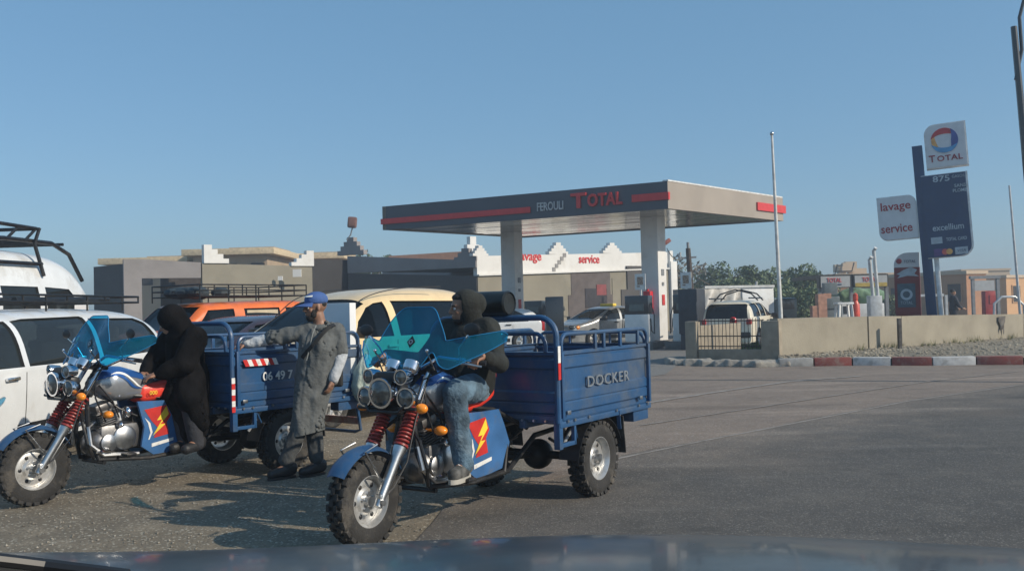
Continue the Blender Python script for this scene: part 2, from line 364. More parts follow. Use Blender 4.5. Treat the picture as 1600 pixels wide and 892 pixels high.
# station paving
pav = [G(1060, 570), G(1040, 585), Vector((2.5, 19, 0)), Vector((-3, 26, 0)), Vector((-8, 44, 0)), Vector((30, 60, 0)), Vector((30, 30, 0)), Vector((8, 22.5, 0))]
rough_sheet('station_paving', pav, .006, GM['conc'])
# verge behind the kerb, with a mound of gravel
def lerpx(tab, x):
    for (a, ya), (b, yb) in zip(tab, tab[1:]):
        if x <= b: return ya + (yb - ya) * (x - a) / (b - a)
    return tab[-1][1]
KB = [(1066, 569), (1140, 572), (1217, 573), (1272, 572), (1332, 571), (1393, 571), (1457, 571), (1526, 570), (1600, 569.5), (1680, 569), (1760, 569), (1850, 569), (1960, 569)]
kb = [G(x, y) for x, y in KB]
WT = [(1217, 559.5), (1357, 550), (1410, 545.8), (1600, 530), (1720, 521)]
wallb = [G(x, y, .15) for x, y in WT]
b = MB()
def verge(u, v):
    i = u * (len(kb) - 3); k = int(min(i, len(kb) - 4)); f = i - k
    a = kb[k + 2].lerp(kb[k + 3], f); j = u * (len(wallb) - 1); q = int(min(j, len(wallb) - 2)); c = wallb[q].lerp(wallb[q + 1], j - q)
    c = c + Vector((.1, .4, 0))
    p = a.lerp(Vector((c.x, c.y, 0)), v); p.z = .15 + .07 * math.sin(v * PI * .5) + .035 * noise.noise(Vector((p.x * 2, p.y * 2, 0)))
    if v < .02: p.z = .145
    return p
b.grid(verge, 90, 24); struct(b.build('verge', ground_mat('verge_soil', (.25, .21, .15), (.2, .17, .125), (.3, .26, .19), 60, .9, (.45, .42, .36))))
b = MB(); st = random.Random(3)
for _ in range(1500):
    p = verge(st.random(), .12 + .86 * st.random()); r_ = st.uniform(.012, .045)
    b.ell(p + Vector((0, 0, r_ * .3)), (r_, r_ * st.uniform(.6, 1), r_ * .6), None, 5, 3)
struct(b.build('gravel', mat('gravel_stone', (.36, .32, .25), .9, var=.3, scale=2)), 'stuff')
b = MB()
for _ in range(2600):       # loose grit on the near ground
    x = st.uniform(-6, -.3); y = st.uniform(4.6, 11); r_ = st.uniform(.004, .013)
    b.ell((x, y, 0), (r_, r_, r_ * .7), None, 4, 2)
struct(b.build('grit', mat('loose_grit', (.3, .27, .22), .9, var=.3, scale=3)), 'stuff')
# kerb stones
kred = mat('kerb_red', (.26, .055, .045), .8, col2=(.2, .07, .06), scale=5, dirt=(.3, .26, .22), dscale=4)
kwhite = mat('kerb_white', (.58, .58, .57), .8, dirt=(.3, .28, .25), dscale=3); kgrey = mat('kerb_grey', (.36, .36, .35), .85, dirt=(.25, .23, .2), dscale=3)
cols = [kgrey, kred, kwhite, kred, kwhite, kred, kwhite, kred, kwhite, kred]
klab = ['bare grey kerb stone beside the corner of the beige wall', 'short faded red kerb stone, leftmost of the red ones', 'white kerb stone between the two leftmost red ones', 'red kerb stone below the tall price sign, second of the red from the left', 'greyish white kerb stone right of the price sign', 'long red kerb stone at the right edge of the photo'] + ['kerb stone beyond the right edge of the photo'] * 4
for i in range(2, 8):
    p, q = kb[i], kb[i + 1]; d = (q - p).normalized(); s = Vector((-d.y, d.x, 0)); b = MB()
    cuts = [p + d * .012, p.lerp(q, .5), q - d * .012]
    b.beam(cuts[0] + s * .09 + Vector((0, 0, .08)), cuts[2] + s * .09 + Vector((0, 0, .08)), .2, .2, .022)
    tag(b.build('kerb_stone', cols[i - 2]), klab[i - 2], 'kerb stone', 'painted kerb stones')
# broken pale kerb around the foot of the fence
rockm = mat('broken_concrete', (.36, .34, .30), .9, col2=(.24, .225, .2), scale=5, bump=.8, bscale=12)
rk = []; fe = [G(1062, 567), G(1066, 570), G(1140, 573), G(1217, 573.5), G(1230, 567)]
for i in range(len(fe) - 1):
    n_ = max(2, int((fe[i + 1] - fe[i]).length / .32))
    for k in range(n_):
        p = fe[i].lerp(fe[i + 1], (k + .5) / n_ + st.uniform(-.03, .03)); a = st.uniform(-1, 1)
        rk.append(('b', p + Vector((0, .16 + st.uniform(-.04, .04), .04)), (st.uniform(.38, .7), .36, .17 + st.uniform(-.03, .03)), Matrix.Rotation(a * .25, 4, 'Z') @ Matrix.Rotation(a * .2, 4, 'X') @ Matrix.Rotation(st.uniform(-.12, .12), 4, 'Y'), .03))
tag(blob('broken_kerb', rk, rockm, None, .03, 1, (.014, 5, 1)), 'rough broken pale concrete kerb under the iron fence', 'kerb')
# ------------------------------------------------------------------ beige boundary wall
wallm = mat('beige_wall_render', (.30, .27, .21), .9, var=.08, scale=1.2, bump=.25, bscale=25, dirt=(.215, .19, .15), dscale=1.6, dlo=.47, dhi=.8)
stain = mat('dark_stain', (.12, .11, .1), .9, var=.3)
WTOP = [(1217, 497.5), (1357, 494.3), (1410, 493.5), (1600, 490.5), (1720, 489)]
wl_ = thing('boundary_wall', 'low beige rendered boundary wall along the verge under the price sign', 'wall', wallb[1])
o0 = Vector(wl_.location)
for i in range(len(WT) - 1):
    p, q = wallb[i].copy(), wallb[i + 1].copy(); p.z = q.z = 0
    z0 = P(WTOP[i][0], WTOP[i][1], p.y).z; z1 = P(WTOP[i + 1][0], WTOP[i + 1][1], q.y).z
    d = (q - p).normalized(); s = Vector((-d.y, d.x, 0)) * .25; g = d * (.05 if i in (1,) else .012)
    b = MB(); a_, c_ = p + (g if i else g * 0), q - (g if i < 1 else d * .012)
    n_ = 12; vs = []
    for k in range(n_ + 1):
        t = k / n_; r_ = a_.lerp(c_, t); zz = z0 + (z1 - z0) * t + .012 * noise.noise(r_ * 2)
        vs += [r_ - o0 * 0, r_ + Vector((0, 0, zz)), r_ + s + Vector((0, 0, zz)), r_ + s]
    vs = [v - Vector((o0.x, o0.y, o0.z)) + Vector((0, 0, 0)) for v in vs]
    fs = []
    for k in range(n_):
        for e in range(4): fs.append((4 * k + e, 4 * k + (e + 1) % 4, 4 * k + 4 + (e + 1) % 4, 4 * k + 4 + e))
    fs += [(0, 1, 2, 3), (4 * n_ + 3, 4 * n_ + 2, 4 * n_ + 1, 4 * n_)]
    b._add(vs, fs); b.build('wall_panel', wallm, wl_)
# dark gap filler strips and a stain
for px in (1357, 1410):
    p = G(px, 549, .15); b = MB(); b.box(Vector((p.x, p.y + .14, .5)) - o0, (.07, .12, .92)); b.build('joint', stain, wl_)
p = G(1567, 533, .15); b = MB()
sp = [(-.14, 0), (-.1, .1), (-.22, .25), (-.2, .4), (.2, .4), (.16, .22), (.1, .14), (.09, -.12), (.05, -.18), (.02, -.02), (-.06, .02), (-.09, -.15)]
dq = (wallb[3] - wallb[2]).normalized(); nq = Vector((dq.y, -dq.x, 0))
b.prism(sp, lambda a, c, d: Vector((p.x, p.y, .5)) + dq * a + Vector((0, 0, c * .92)) + nq * d - o0, .0, .004); b.build('water_stain', stain, wl_)
# fence: two rendered pillars, low plinth, iron railing
pil = mat('brown_wall_render', (.30, .26, .2), .9, var=.08, bump=.25, bscale=25, dirt=(.2, .18, .15), dscale=2)
iron = mat('black_iron', (.018, .017, .016), .6)
fA, fB = G(1072, 559, .15), G(1217, 560, .15); fA.z = fB.z = 0
dF = (fB - fA).normalized(); sF = Vector((-dF.y, dF.x, 0)); LF = (fB - fA).length
ft = thing('railing_fence', 'black iron railing between two brown rendered pillars in front of the cream car', 'fence', fA)
b = MB()
def fx(t, y, z): return dF * t + sF * y + Vector((0, 0, z))
RF = Matrix((dF, sF, Vector((0, 0, 1)))).transposed().to_4x4()
b = MB(); b.box(fx(.13, .15, .52), (.28, .3, 1.0), RF, .015); b.build('pillar', pil, ft)
b = MB(); b.box(fx(LF - .19, .15, .5), (.42, .3, 1.02), RF, .015); b.build('pillar', pil, ft)
b = MB(); b.box(fx(LF / 2, .15, .2), (LF - .6, .22, .3), RF, .01); b.build('plinth', pil, ft)
for z in (.42, .66, 1.02):
    b = MB(); b.beam(fx(.28, .15, z), fx(LF - .4, .15, z), .025, .025); b.build('rail', iron, ft)
nb = 17
for i in range(nb):
    t = .33 + (LF - .8) * i / (nb - 1); b = MB(); b.tube([fx(t, .15, .34), fx(t, .15, .72), fx(t + st.uniform(-.01, .02), .15, 1.08)], .008, 6); b.build('bar', iron, ft)
# second run: railing wall going back from the left pillar
b = MB(); far = G(1085, 549, 0); b.beam(fA + sF * .4 + Vector((0, 0, .45)) , fA + sF * 3.2 + Vector((.2, 0, .45)), .22, .9, .01)
tag(b.build('side_wall', pil), 'short brown wall running back from the fence pillar to the pumps', 'wall')
# grass tufts behind the railing
def leafmat(name, c, c2): 
    return mat(name, c, .75, col2=c2, scale=1.5, spec=.25)
lgreen = leafmat('fresh_grass', (.06, .14, .03), (.1, .18, .05))
b = MB()
for _ in range(420):
    t = st.uniform(.9, LF - .35); y = st.uniform(.3, .9); h = st.uniform(.1, .5 if t > LF - 1.1 else .3); w = st.uniform(.008, .02)
    base = fx(t, y, .0); tip = base + Vector((st.uniform(-.12, .12), st.uniform(-.1, .1), h + .1))
    b._add([base + dF * w, base - dF * w, tip], [(0, 1, 2)])
o = struct(b.build('grass', lgreen), 'stuff'); o.location = fA
# ------------------------------------------------------------------ canopy of the filling station
ZB = G(1044, 326, 0).y  # unused, keeps the helper honest
def corner(px, py, z): return G(px, py, z)
Z0, Z1 = 4.42, 5.26
c0 = P(1044, 326, 30.); Z0 = c0.z; Z1 = P(1044, 283, 30.).z
cL = G(598, 359.5, Z0); cR = G(1224, 345.5, Z0); cF = cL + cR - c0
cano = thing('station_canopy', 'flat grey canopy with red stripes and red lettering on two white pillars over the pumps', 'canopy', (c0.x, c0.y, 0))
O = Vector((c0.x, c0.y, 0))
shaded_fascia = mat('fascia_shaded_grey', (.075, .085, .105), .5, var=.04, scale=1)  # shade of the front face put into the fascia colour
lit_taupe = mat('fascia_lit_taupe', (.34, .295, .25), .6, var=.05, scale=.7, dirt=(.27, .235, .2), dscale=.6)  # brighter copy: sunlight on the end face put into the colour
redm = mat('signal_red', (.62, .045, .045), .45, var=.04); trimw = mat('trim_white', (.7, .7, .68), .5)
uL = (cL - c0).normalized(); LL = (cL - c0).length; uR = (cR - c0).normalized(); LR = (cR - c0).length
nL = Vector((uL.y, -uL.x, 0)); nL = nL if nL.y < 0 else -nL
nR = Vector((uR.y, -uR.x, 0)); nR = nR if nR.y < 0 else -nR
def strip(a, bpt, n, z0, z1, th, name, m_, par=cano, org=O):
    a, bpt = a - org, bpt - org
    b = MB(); q = [a, bpt, bpt - n * th, a - n * th] if th > 0 else [a, bpt, bpt - n * th, a - n * th]
    vs = [Vector((p.x, p.y, z0)) for p in q] + [Vector((p.x, p.y, z1)) for p in q]
    b._add(vs, [(0, 1, 2, 3), (4, 5, 6, 7), (0, 1, 5, 4), (1, 2, 6, 5), (2, 3, 7, 6), (3, 0, 4, 7)]); return b.build(name, m_, par)
C0, CL, CR, CF = [Vector((p.x, p.y, 0)) for p in (c0, cL, cR, cF)]
strip(C0 + uR * .0, CL, nL, Z0, Z1, .16, 'fascia', shaded_fascia)
strip(C0 + nR * .002 - uR * .16 * 0, CR, nR, Z0 + .002, Z1 - .002, .16, 'fascia', lit_taupe)
strip(CL, CF, (CL - C0).normalized(), Z0 + .001, Z1 - .001, .16, 'fascia', lit_taupe)
strip(CR, CF, (CR - C0).normalized(), Z0 + .001, Z1 - .001, .16, 'fascia', shaded_fascia)
strip(C0 + nR * .02 , CR, nR, Z1 - .002, Z1 + .045, .2, 'top_trim', trimw)
b = MB(); q = [p - O for p in (C0, CL, CF, CR)]; ctr = sum(q, Vector()) / 4
q = [ctr + (p - ctr) * .985 for p in q]
b._add([Vector((p.x, p.y, Z1 - .12)) for p in q] + [Vector((p.x, p.y, Z1 - .06)) for p in q], [(0, 1, 2, 3), (4, 5, 6, 7), (0, 1, 5, 4), (1, 2, 6, 5), (2, 3, 7, 6), (3, 0, 4, 7)]); b.build('roof_deck', lit_taupe, cano)
# slatted metal ceiling
slat = mat('white_lacquered_slat', (.74, .71, .68), .12, .75, var=.14, scale=.5, rvar=.1)
b = MB(); ns = 44
for i in range(ns):
    t0, t1 = (i + .08) / ns, (i + .92) / ns
    def cp(s, t): return (C0 - O) + (uL * LL) * s + (uR * LR) * t
    vs = []
    tl = [st.uniform(-.004, .004) for _ in range(4)]
    for z in (Z0 + .035, Z0 + .06):
        for s, t in ((.012, t0), (.988, t0), (.988, t1), (.012, t1)): p = cp(s, .012 + t * .976); vs.append(Vector((p.x, p.y, z + tl[len(vs) % 4] * (z < Z0 + .05))))
    b._add(vs, [(0, 1, 2, 3), (4, 5, 6, 7), (0, 1, 5, 4), (1, 2, 6, 5), (2, 3, 7, 6), (3, 0, 4, 7)])
b.build('ceiling', slat, cano)
# red stripes and letters, standing proud
def onL(px):   # distance along the front face from c0 for a picture column
    lo, hi = -1, LL + 1
    for _ in range(40):
        mid = (lo + hi) / 2; p = C0 + uL * mid
        if proj((p.x, p.y, Z0 + .3))[0] > px: lo = mid
        else: hi = mid
    return lo
HF = Z1 - Z0
for a_, b_ in ((1047, 988), (829, 596)):
    s0, s1 = onL(a_), onL(b_)
    s0 = max(s0, -.04)
    strip(C0 + uL * s0 + nL * .05, C0 + uL * s1 + nL * .05, nL, Z0 + HF * (.33 if a_ > 900 else .24), Z0 + HF * (.60 if a_ > 900 else .47), .06, 'red_stripe', redm)
def onR(px):
    lo, hi = -1, LR + 1
    for _ in range(40):
        mid = (lo + hi) / 2; p = C0 + uR * mid
        if proj((p.x, p.y, Z0 + .3))[0] < px: lo = mid
        else: hi = mid
    return lo
strip(C0 + uR * onR(1182) + nR * .06, C0 + uR * (LR + .12) + nR * .06, nR, Z0 + HF * .33, Z0 + HF * .66, .07, 'red_stripe', redm)
strip(C0 - uR * .04 + nR * .05, C0 + uR * .05 + nR * .05, nR, Z0 + HF * .33, Z0 + HF * .60, .06, 'red_stripe', redm)
eL = -uL; RL = Matrix((eL, Vector((0, 0, 1)), nL)).transposed().to_4x4()
t1 = C0 + uL * onL(926) - O; 
text('T', HF * .78, redm, cano, C0 + uL * onL(905) - O + nL * .03 + Vector((0, 0, Z0 + HF * .52)), RL, .05, 'letter', bold=.02, fit=onL(893) - onL(917))
text('OTAL', HF * .64, redm, cano, C0 + uL * onL(946) - O + nL * .03 + Vector((0, 0, Z0 + HF * .50)), RL, .05, 'letters', bold=.018, spacing=1.06, fit=onL(919) - onL(973))
text('FEROULI', HF * .46, mat('letter_grey', (.5, .5, .5), .5), cano, C0 + uL * onL(860) - O + nL * .02 + Vector((0, 0, Z0 + HF * .42)), RL, .015, 'letters', bold=.006, fit=onL(839) - onL(880))
# pillars with cabinets
pw = mat('pillar_white', (.72, .71, .69), .5, var=.03, scale=2, dirt=(.5, .47, .43), dscale=1.2)
ppl = mat('pillar_plinth', (.16, .155, .15), .8)
def pillar(px, py, Y=None):
    g = G(px, py) if Y is None else Vector((X(px, Y), Y, 0)); p = g - O; p.z = 0
    Rr = Matrix((uL, uR, Vector((0, 0, 1)))).transposed().to_4x4()
    b = MB(); b.box(p + Vector((0, 0, Z0 / 2 + .1)), (.62, .50, Z0 - .1), Rr, .02); o = b.build('pillar', pw, cano)
    b = MB(); b.box(p + Vector((0, 0, .1)), (.9, .8, .24), Rr, .02); b.build('pillar_base', ppl, cano)
    return o, p, Rr
pA, pa, Rr = pillar(1025, 541)
pB, pb, _ = pillar(803, 0, 38.5)
for pl, pp in ((pA, pa), (pB, pb)):
    for dz, w, h, c in ((2.55, .16, .22, M['grey']), (1.6, .16, .36, M['red']), (2.15, .12, .12, M['grey'])):
        b = MB(); q = pp + nR * 0 + uR * (-.1) + Vector((0, 0, dz)); 
        b.box(pp - uL * .315 + Vector((0, 0, dz)) , (.03, w, h), Rr); b.build('notice', c, pl)
# red hose cabinet with extinguisher hanging on the near pillar
b = MB(); q = O + pa - uR * .36 + uL * .02 + Vector((0, 0, 1.52)); b.box(q, (.26, .2, .78), Rr, .03); b.cyl(q + Vector((0, 0, .36)) - uR * .02, q + Vector((0, 0, .46)) - uR * .02, .05); b.box(q - uR * .11 + Vector((0, 0, .1)), (.16, .02, .3), Rr)
tag(b.build('extinguisher_cabinet', mat('cabinet_red', (.6, .02, .03), .4)), 'red fire extinguisher cabinet hanging on the right canopy pillar', 'cabinet')
b = MB(); q = O + pb - uR * .3 + Vector((0, 0, 1.3)); b.box(q, (.3, .12, .5), Rr, .03); b.box(q - uR * .07, (.2, .03, .3), Rr, .01)
tag(b.build('fire_box', M['red']), 'dark red fire box on the left canopy pillar', 'cabinet')
b = MB(); q = O + pa + uL * .36 - uR * .1 + Vector((0, 0, 3.2)); 
# ------------------------------------------------------------------ fuel pumps
def pump(px, py, Y, label, w=.9, h=1.5, dark=True, sign=True, grp='fuel pumps'):
    base = Vector((X(px, Y), Y, 0)); t = thing('fuel_pump', label, 'fuel pump', base, math.atan2(uL.y, uL.x) + PI, grp)
    b = MB(); b.box((0, 0, .12), (w + .4, .9, .24), None, .03); b.build('island', ppl, t)
    b = MB(); b.box((0, 0, .24 + .45), (w, .45, .9), None, .03); b.build('housing', M['white'] if dark else M['greyl'], t)
    b = MB(); b.box((0, 0, 1.14 + (h - 1.14) / 2), (w * .96, .43, h - 1.14), None, .03); hd = b.build('head', M['darkcar'] if dark else M['grey'], t)
    b = MB(); b.box((0, -.22, 1.36), (w * .6, .02, .22)); b.build('display', mat('display', (.12, .15, .15), .2), hd)
    for s in (-1, 1):
        b = MB(); b.tube([(s * w * .5, 0, 1.5), (s * (w * .5 + .12), -.05, 1.1), (s * (w * .5 + .13), -.1, .5), (s * (w * .5 + .05), -.15, .6), (s * (w * .5 + .02), -.12, 1.0)], .018, 6); b.build('hose', M['black'], t)
    if sign:
        b = MB(); b.box((w * .1, 0, h + .25), (.04, .04, .5)); b.box((w * .1, -.03, h + .45), (.36, .03, .52)); sb = b.build('notice_board', M['sticker'], t)
        b = MB(); b.box((w * .1, -.05, h + .48), (.2, .01, .26)); b.box((w * .1 - .06, -.053, h + .3), (.1, .01, .04)); b.build('picture', mat('brown_print', (.2, .1, .07), .6, col2=(.5, .4, .3), scale=20), sb)
    return t
pump(1000, 0, 31.5, 'fuel pump with a dark head and white notice board left of the right pillar', .85, 1.75)
pump(1072, 0, 31.0, 'fuel pump with a white notice board between the right pillar and the fence', .7, 1.75)
t = pump(742, 0, 40, 'distant fuel pump with a small display left of the left pillar', .6, 1.6, False, False)
pump(838, 0, 37, 'dark fuel pump just right of the left canopy pillar', .8, 1.7, True, False)
# tall dark price panel standing behind the trike
b = MB(); Y = 33.; p = Vector((X(868, Y), Y, 0)); b.box(p + Vector((0, 0, .95)), (.62, .25, 1.7), None, .03); b.box(p + Vector((0, 0, .06)), (.8, .5, .12))
o = b.build('dark_kiosk_panel', M['darkcar']); tag(o, 'tall plain dark panel standing between the white hatchback and the silver car', 'panel')
b = MB(); Y = 30.; p = Vector((X(1083, Y), Y, 0)); b.box(p + Vector((0, 0, 1.2)), (.62, .5, 1.4), Rr, .04); b.box(p + Vector((0, 0, .3)), (.55, .45, .6), Rr, .04); b.box(p + Vector((-.05, -.3, 1.3)), (.3, .03, .4), Rr)
tag(b.build('air_station', mat('shed_grey', (.03, .037, .05), .5)), 'dark blue grey service cabinet behind the left fence pillar', 'cabinet')
# ------------------------------------------------------------------ buildings
olive = mat('olive_wall', (.27, .245, .19), .9, var=.05, scale=1, bump=.15, bscale=20, dirt=(.2, .19, .15), dscale=.8)
mauve = mat('grey_mauve_wall', (.27, .25, .245), .9, var=.04, scale=1, dirt=(.2, .19, .185), dscale=.7)
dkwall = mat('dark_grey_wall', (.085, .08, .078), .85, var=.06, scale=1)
stonew = mat('white_wall', (.74, .73, .70), .8, var=.03, scale=1, dirt=(.6, .57, .52), dscale=.8)
beigew = mat('villa_wall', (.42, .32, .22), .9, var=.06, scale=.6, dirt=(.33, .26, .19), dscale=.6)
eavem = mat('villa_eave', (.62, .5, .33), .85)
brownd = mat('brown_door', (.11, .09, .085), .7, var=.1, scale=3)
def slab(a, c, z0, z1, th, m_, name, par=None, org=Vector(), z1b=None, out=0.):
    """upright slab from a to c, its face on the camera's side pushed out by 'out'"""
    a, c = Vector((a[0], a[1], 0)), Vector((c[0], c[1], 0)); d = (c - a).normalized(); n = Vector((d.y, -d.x, 0)); n = n if n.y < 0 else -n
    a, c = a + n * out - org, c + n * out - org; q = [a, c, c - n * th, a - n * th]
    zz = [z1, z1 if z1b is None else z1b]; b = MB()
    b._add([Vector((p.x, p.y, z0)) for p in q] + [Vector((p.x, p.y, z)) for p, z in zip(q, (zz[0], zz[1], zz[1], zz[0]))], [(0, 1, 2, 3), (4, 5, 6, 7), (0, 1, 5, 4), (1, 2, 6, 5), (2, 3, 7, 6), (3, 0, 4, 7)])
    return b.build(name, m_, par)
# station shop: white parapet over olive wall
Yc, Ye = 45., 53.
A_ = Vector((X(748, Yc), Yc, 0)); B_ = Vector((X(1046, Ye), Ye, 0)); eS = (B_ - A_).normalized(); nS = Vector((eS.y, -eS.x, 0)); LS = (B_ - A_).length
shop = thing('station_shop', 'station shop with white stepped parapet over olive walls and red service lettering', 'building', A_)
zt = P(748, 408, Yc).z; zt2 = P(1008, 404.5, Ye - 1.2).z; zt = (zt + zt2) / 2
zm = P(748, 432, Yc).z
def sh(px, Yg=48.):  # distance along the shop front for a picture column
    lo, hi = -2, LS + 6
    for _ in range(40):
        mid = (lo + hi) / 2; p = A_ + eS * mid
        if proj((p.x, p.y, 3))[0] < px: lo = mid
        else: hi = mid
    return lo
E_ = B_ + eS * (sh(1046) - LS)
zpl, zpr = P(748, 400, Yc).z, P(1046, 394, Ye).z; zwl, zwr = P(748, 431, Yc).z, P(1046, 420.5, Ye).z
wlh = slab(A_, B_, 0, zwl, .35, olive, 'wall', shop, A_, zwr, out=.04)
slab(A_, B_, zwl - .4, zpl, .3, stonew, 'parapet', shop, A_, zpr)
b = MB(); q1, q2 = A_ + nS * .09 - A_, B_ + nS * .09 - A_; b.beam(q1 + Vector((0, 0, zwl + .03)), q2 + Vector((0, 0, zwr + .03)), .12, .07); b.build('moulding', stonew, shop)
def ztop(px): return zpl + (zpr - zpl) * sh(px) / LS
def zwt(px): return zwl + (zwr - zwl) * sh(px) / LS
def S(a, out=0.): return A_ + eS * a + nS * out
# stepped crenels (ziggurat merlons)
def merlon(px, w, h, zb, steps=4, name='stepped_merlon', out=.1, half=0, hd=None):
    a = sh(px); b = MB()
    for i in range(steps):
        ww = w * (1 - i / steps); z0 = zb + h * i / steps; x0 = -ww / 2 if half >= 0 else -ww / 2
        c = S(a, out - .15) - A_; b.box(Vector((c.x, c.y, z0 + h / steps / 2 + .0)), (ww, .3 - .004 * i, h / steps - .002), Matrix((eS, -nS, Vector((0, 0, 1)))).transposed().to_4x4())
    return b.build(name, stonew, shop)
merlon(874, 1.25, .6, ztop(874), out=.0); merlon(958, 1.35, .55, ztop(958), out=.0)
merlon(752, .9, .5, zpl, out=.0)
for px in (779,):
    merlon(px, 1.1, 1.2, zpl - .1, 3, out=-2)
b = MB()
Rs = Matrix((eS, -nS, Vector((0, 0, 1)))).transposed().to_4x4()
for i in range(5):   # diagonal stepped ornament under the merlon
    c = S(sh(874) - .35 + i * .18, .01) - A_; b.box(Vector((c.x, c.y, ztop(874) - .75 + i * .18)), (.2, .03, .2), Rs)
b.build('stepped_relief', mat('relief_grey', (.3, .29, .28), .8), shop)
RS = Matrix((eS, Vector((0, 0, 1)), nS)).transposed().to_4x4()
zl = P(905, 405, 49.).z
text('lavage', .62, redm, shop, S(sh(829), .01) - A_ + Vector((0, 0, zl + .1)), RS, .02, 'letters', bold=.01, fit=sh(846) - sh(811))
text('service', .62, redm, shop, S(sh(921), .01) - A_ + Vector((0, 0, zl)), RS, .02, 'letters', bold=.01, fit=sh(937) - sh(905))
def opening(px0, px1, z0, z1, m_, name, par=shop, out=.052):
    a, c = sh(px0), sh(px1); b = MB(); mid = S((a + c) / 2, out - .05) - A_
    b.box(Vector((mid.x, mid.y, (z0 + z1) / 2)), (c - a, .12, z1 - z0), Rs); return b.build(name, m_, par)
dz = zwt(920) - .02
opening(891, 952, 0, dz, brownd, 'doorway'); opening(886, 956, 0, dz - 1.15, brownd, 'doorway', out=.056)
opening(912, 946, 1.35, 2.35, mat('shop_window', (.05, .045, .05), .15), 'window', out=.075); opening(930, 945, 2.0, 2.55, mat('dark_red_sign', (.25, .05, .05), .5), 'sign', out=.085)
opening(978, 1008, 0, dz + .35, dkwall, 'doorway', out=.1); opening(968, 1000, 0, dz - .9, dkwall, 'doorway', out=.105)
opening(955, 970, 0, dz - .3, olive, 'pier', out=.06)
opening(820, 848, .9, 1.5, M['grey'], 'window')
# return end of the shop with angled cornice
b = MB(); c = S(LS + .3, -.1) - A_; b.box(Vector((c.x, c.y, zt / 2)), (.5, .6, zt), Rs, .02); b.box(Vector((c.x, c.y, zt + .3)), (.25, .25, .6), Rs); b.build('end_pier', stonew, shop)
b = MB(); b._add([Vector((p.x, p.y, zt - .25)) for p in [S(.1, -.3) - A_, S(LS, -.3) - A_, S(LS, -9) - A_, S(.1, -9) - A_]], [(0, 1, 2, 3)]); b.build('roof', mauve, shop)
# shaded wing to the left of the corner
Wl = Vector((X(546, 48.2), 48.2, 0))
wing = thing('shop_wing', 'long wing with grey mauve parapet over dark wall in shade beside the white shop', 'building', Wl)
zl0, zl1 = P(546, 400, 48.2).z, P(748, 407, Yc).z; zb0, zb1 = P(546, 427, 48.2).z, P(748, 431, Yc).z
A2 = A_ - eS * .05
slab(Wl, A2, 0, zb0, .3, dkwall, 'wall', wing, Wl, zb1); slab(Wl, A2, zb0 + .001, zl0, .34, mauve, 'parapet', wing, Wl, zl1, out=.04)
dW = (A2 - Wl).normalized(); RW = Matrix((dW, Vector((-dW.y, dW.x, 0)), Vector((0, 0, 1)))).transposed().to_4x4()
b = MB()
for i in range(4): b.box(Vector((.0, 0, 0)) + dW * (.25 + .0 * i) + Vector((0, .15, zl0 + .16 + i * .22)), (1.6 - i * .4, .32 - .004 * i, .22), RW)
b.build('stepped_merlon', mauve, wing)
b = MB()
for i in range(3): b.box(dW * ((A2 - Wl).length - .5) + Vector((0, .15, zl1 + .1 + i * .2)), (1.2 - i * .4, .32 - .004 * i, .2), RW)
b.build('stepped_merlon', mauve, wing)
slab(Wl + Vector((.5, 9, 0)), A_ + Vector((0, 9, 0)), 0, zl0 - .2, .3, mauve, 'back_wall', wing, Wl)
# dark recess between wing and olive block
Dl = Vector((X(490, 47.), 47., 0)); Ol = Vector((X(318, 44.), 44., 0)); Or = Vector((X(490, 47.), 47., 0))
blk = thing('olive_building', 'olive building with white stepped corner blocks and a dark open bay at its left', 'building', Ol)
zo = P(318, 411.5, 44).z; zo2 = P(490, 416, 47).z
slab(Ol, Or, 0, zo, .3, olive, 'wall', blk, Ol, zo2)
slab(Dl, Wl - dW * .02 + Vector((0, .3, 0)), 0, P(520, 406, 48).z, .3, mat('shaded_recess_wall', (.035, .033, .033), .85, var=.06, scale=1), 'wall', blk, Ol)  # near-black tone is the recess's shade put into the wall colour
dO = (Or - Ol).normalized(); RO = Matrix((dO, Vector((-dO.y, dO.x, 0)), Vector((0, 0, 1)))).transposed().to_4x4(); LO = (Or - Ol).length
for s0, sg, hz in ((0., 1, .85), (LO, -1, .75)):
    b = MB()
    for i in range(4):
        w = (1.15 - i * .26); b.box(dO * (s0 + sg * w / 2) + Vector((0, .13, zo + (zo2 - zo) * (s0 / LO) + .01 + hz * (i + .5) / 4)), (w, .36 - i * .004, hz / 4), RO)
    b.build('stepped_merlon', stonew, blk)
for px, py, w in ((440, 435, .22), (466, 427, .4)):
    p = P(px, py, 46.); b = MB(); b.box(p - Ol + Vector((0, -.25, 0)), (w, .08, w * .9)); b.build('wall_box', stonew, blk)
# frame bay
Fl = Vector((X(195, 42.5), 42.5, 0)); Fr = Vector((X(316, 44.), 44., 0)); zf = P(195, 405, 42.5).z; zf2 = P(316, 410, 44).z
dB = (Fr - Fl).normalized()
slab(Fl, Fl + dB * .75, 0, zf, .4, mauve, 'pier', blk, Ol); slab(Fl + dB * .75, Fr, zf - .85, zf, .4, mauve, 'lintel', blk, Ol, zf2, out=.002)
slab(Fl + dB * .7 + Vector((0, 2.5, 0)), Fr + Vector((0, 2.5, 0)), 0, zf - .3, .3, mat('bay_shade_brown', (.055, .045, .04), .9, var=.1), 'bay_back', blk, Ol)  # shade inside the open bay put into the back wall's colour
slab(Vector((X(148, 45), 45, 0)), Fl + Vector((0, .4, 0)), 0, P(150, 417, 45).z, .3, dkwall, 'wall', blk, Ol)
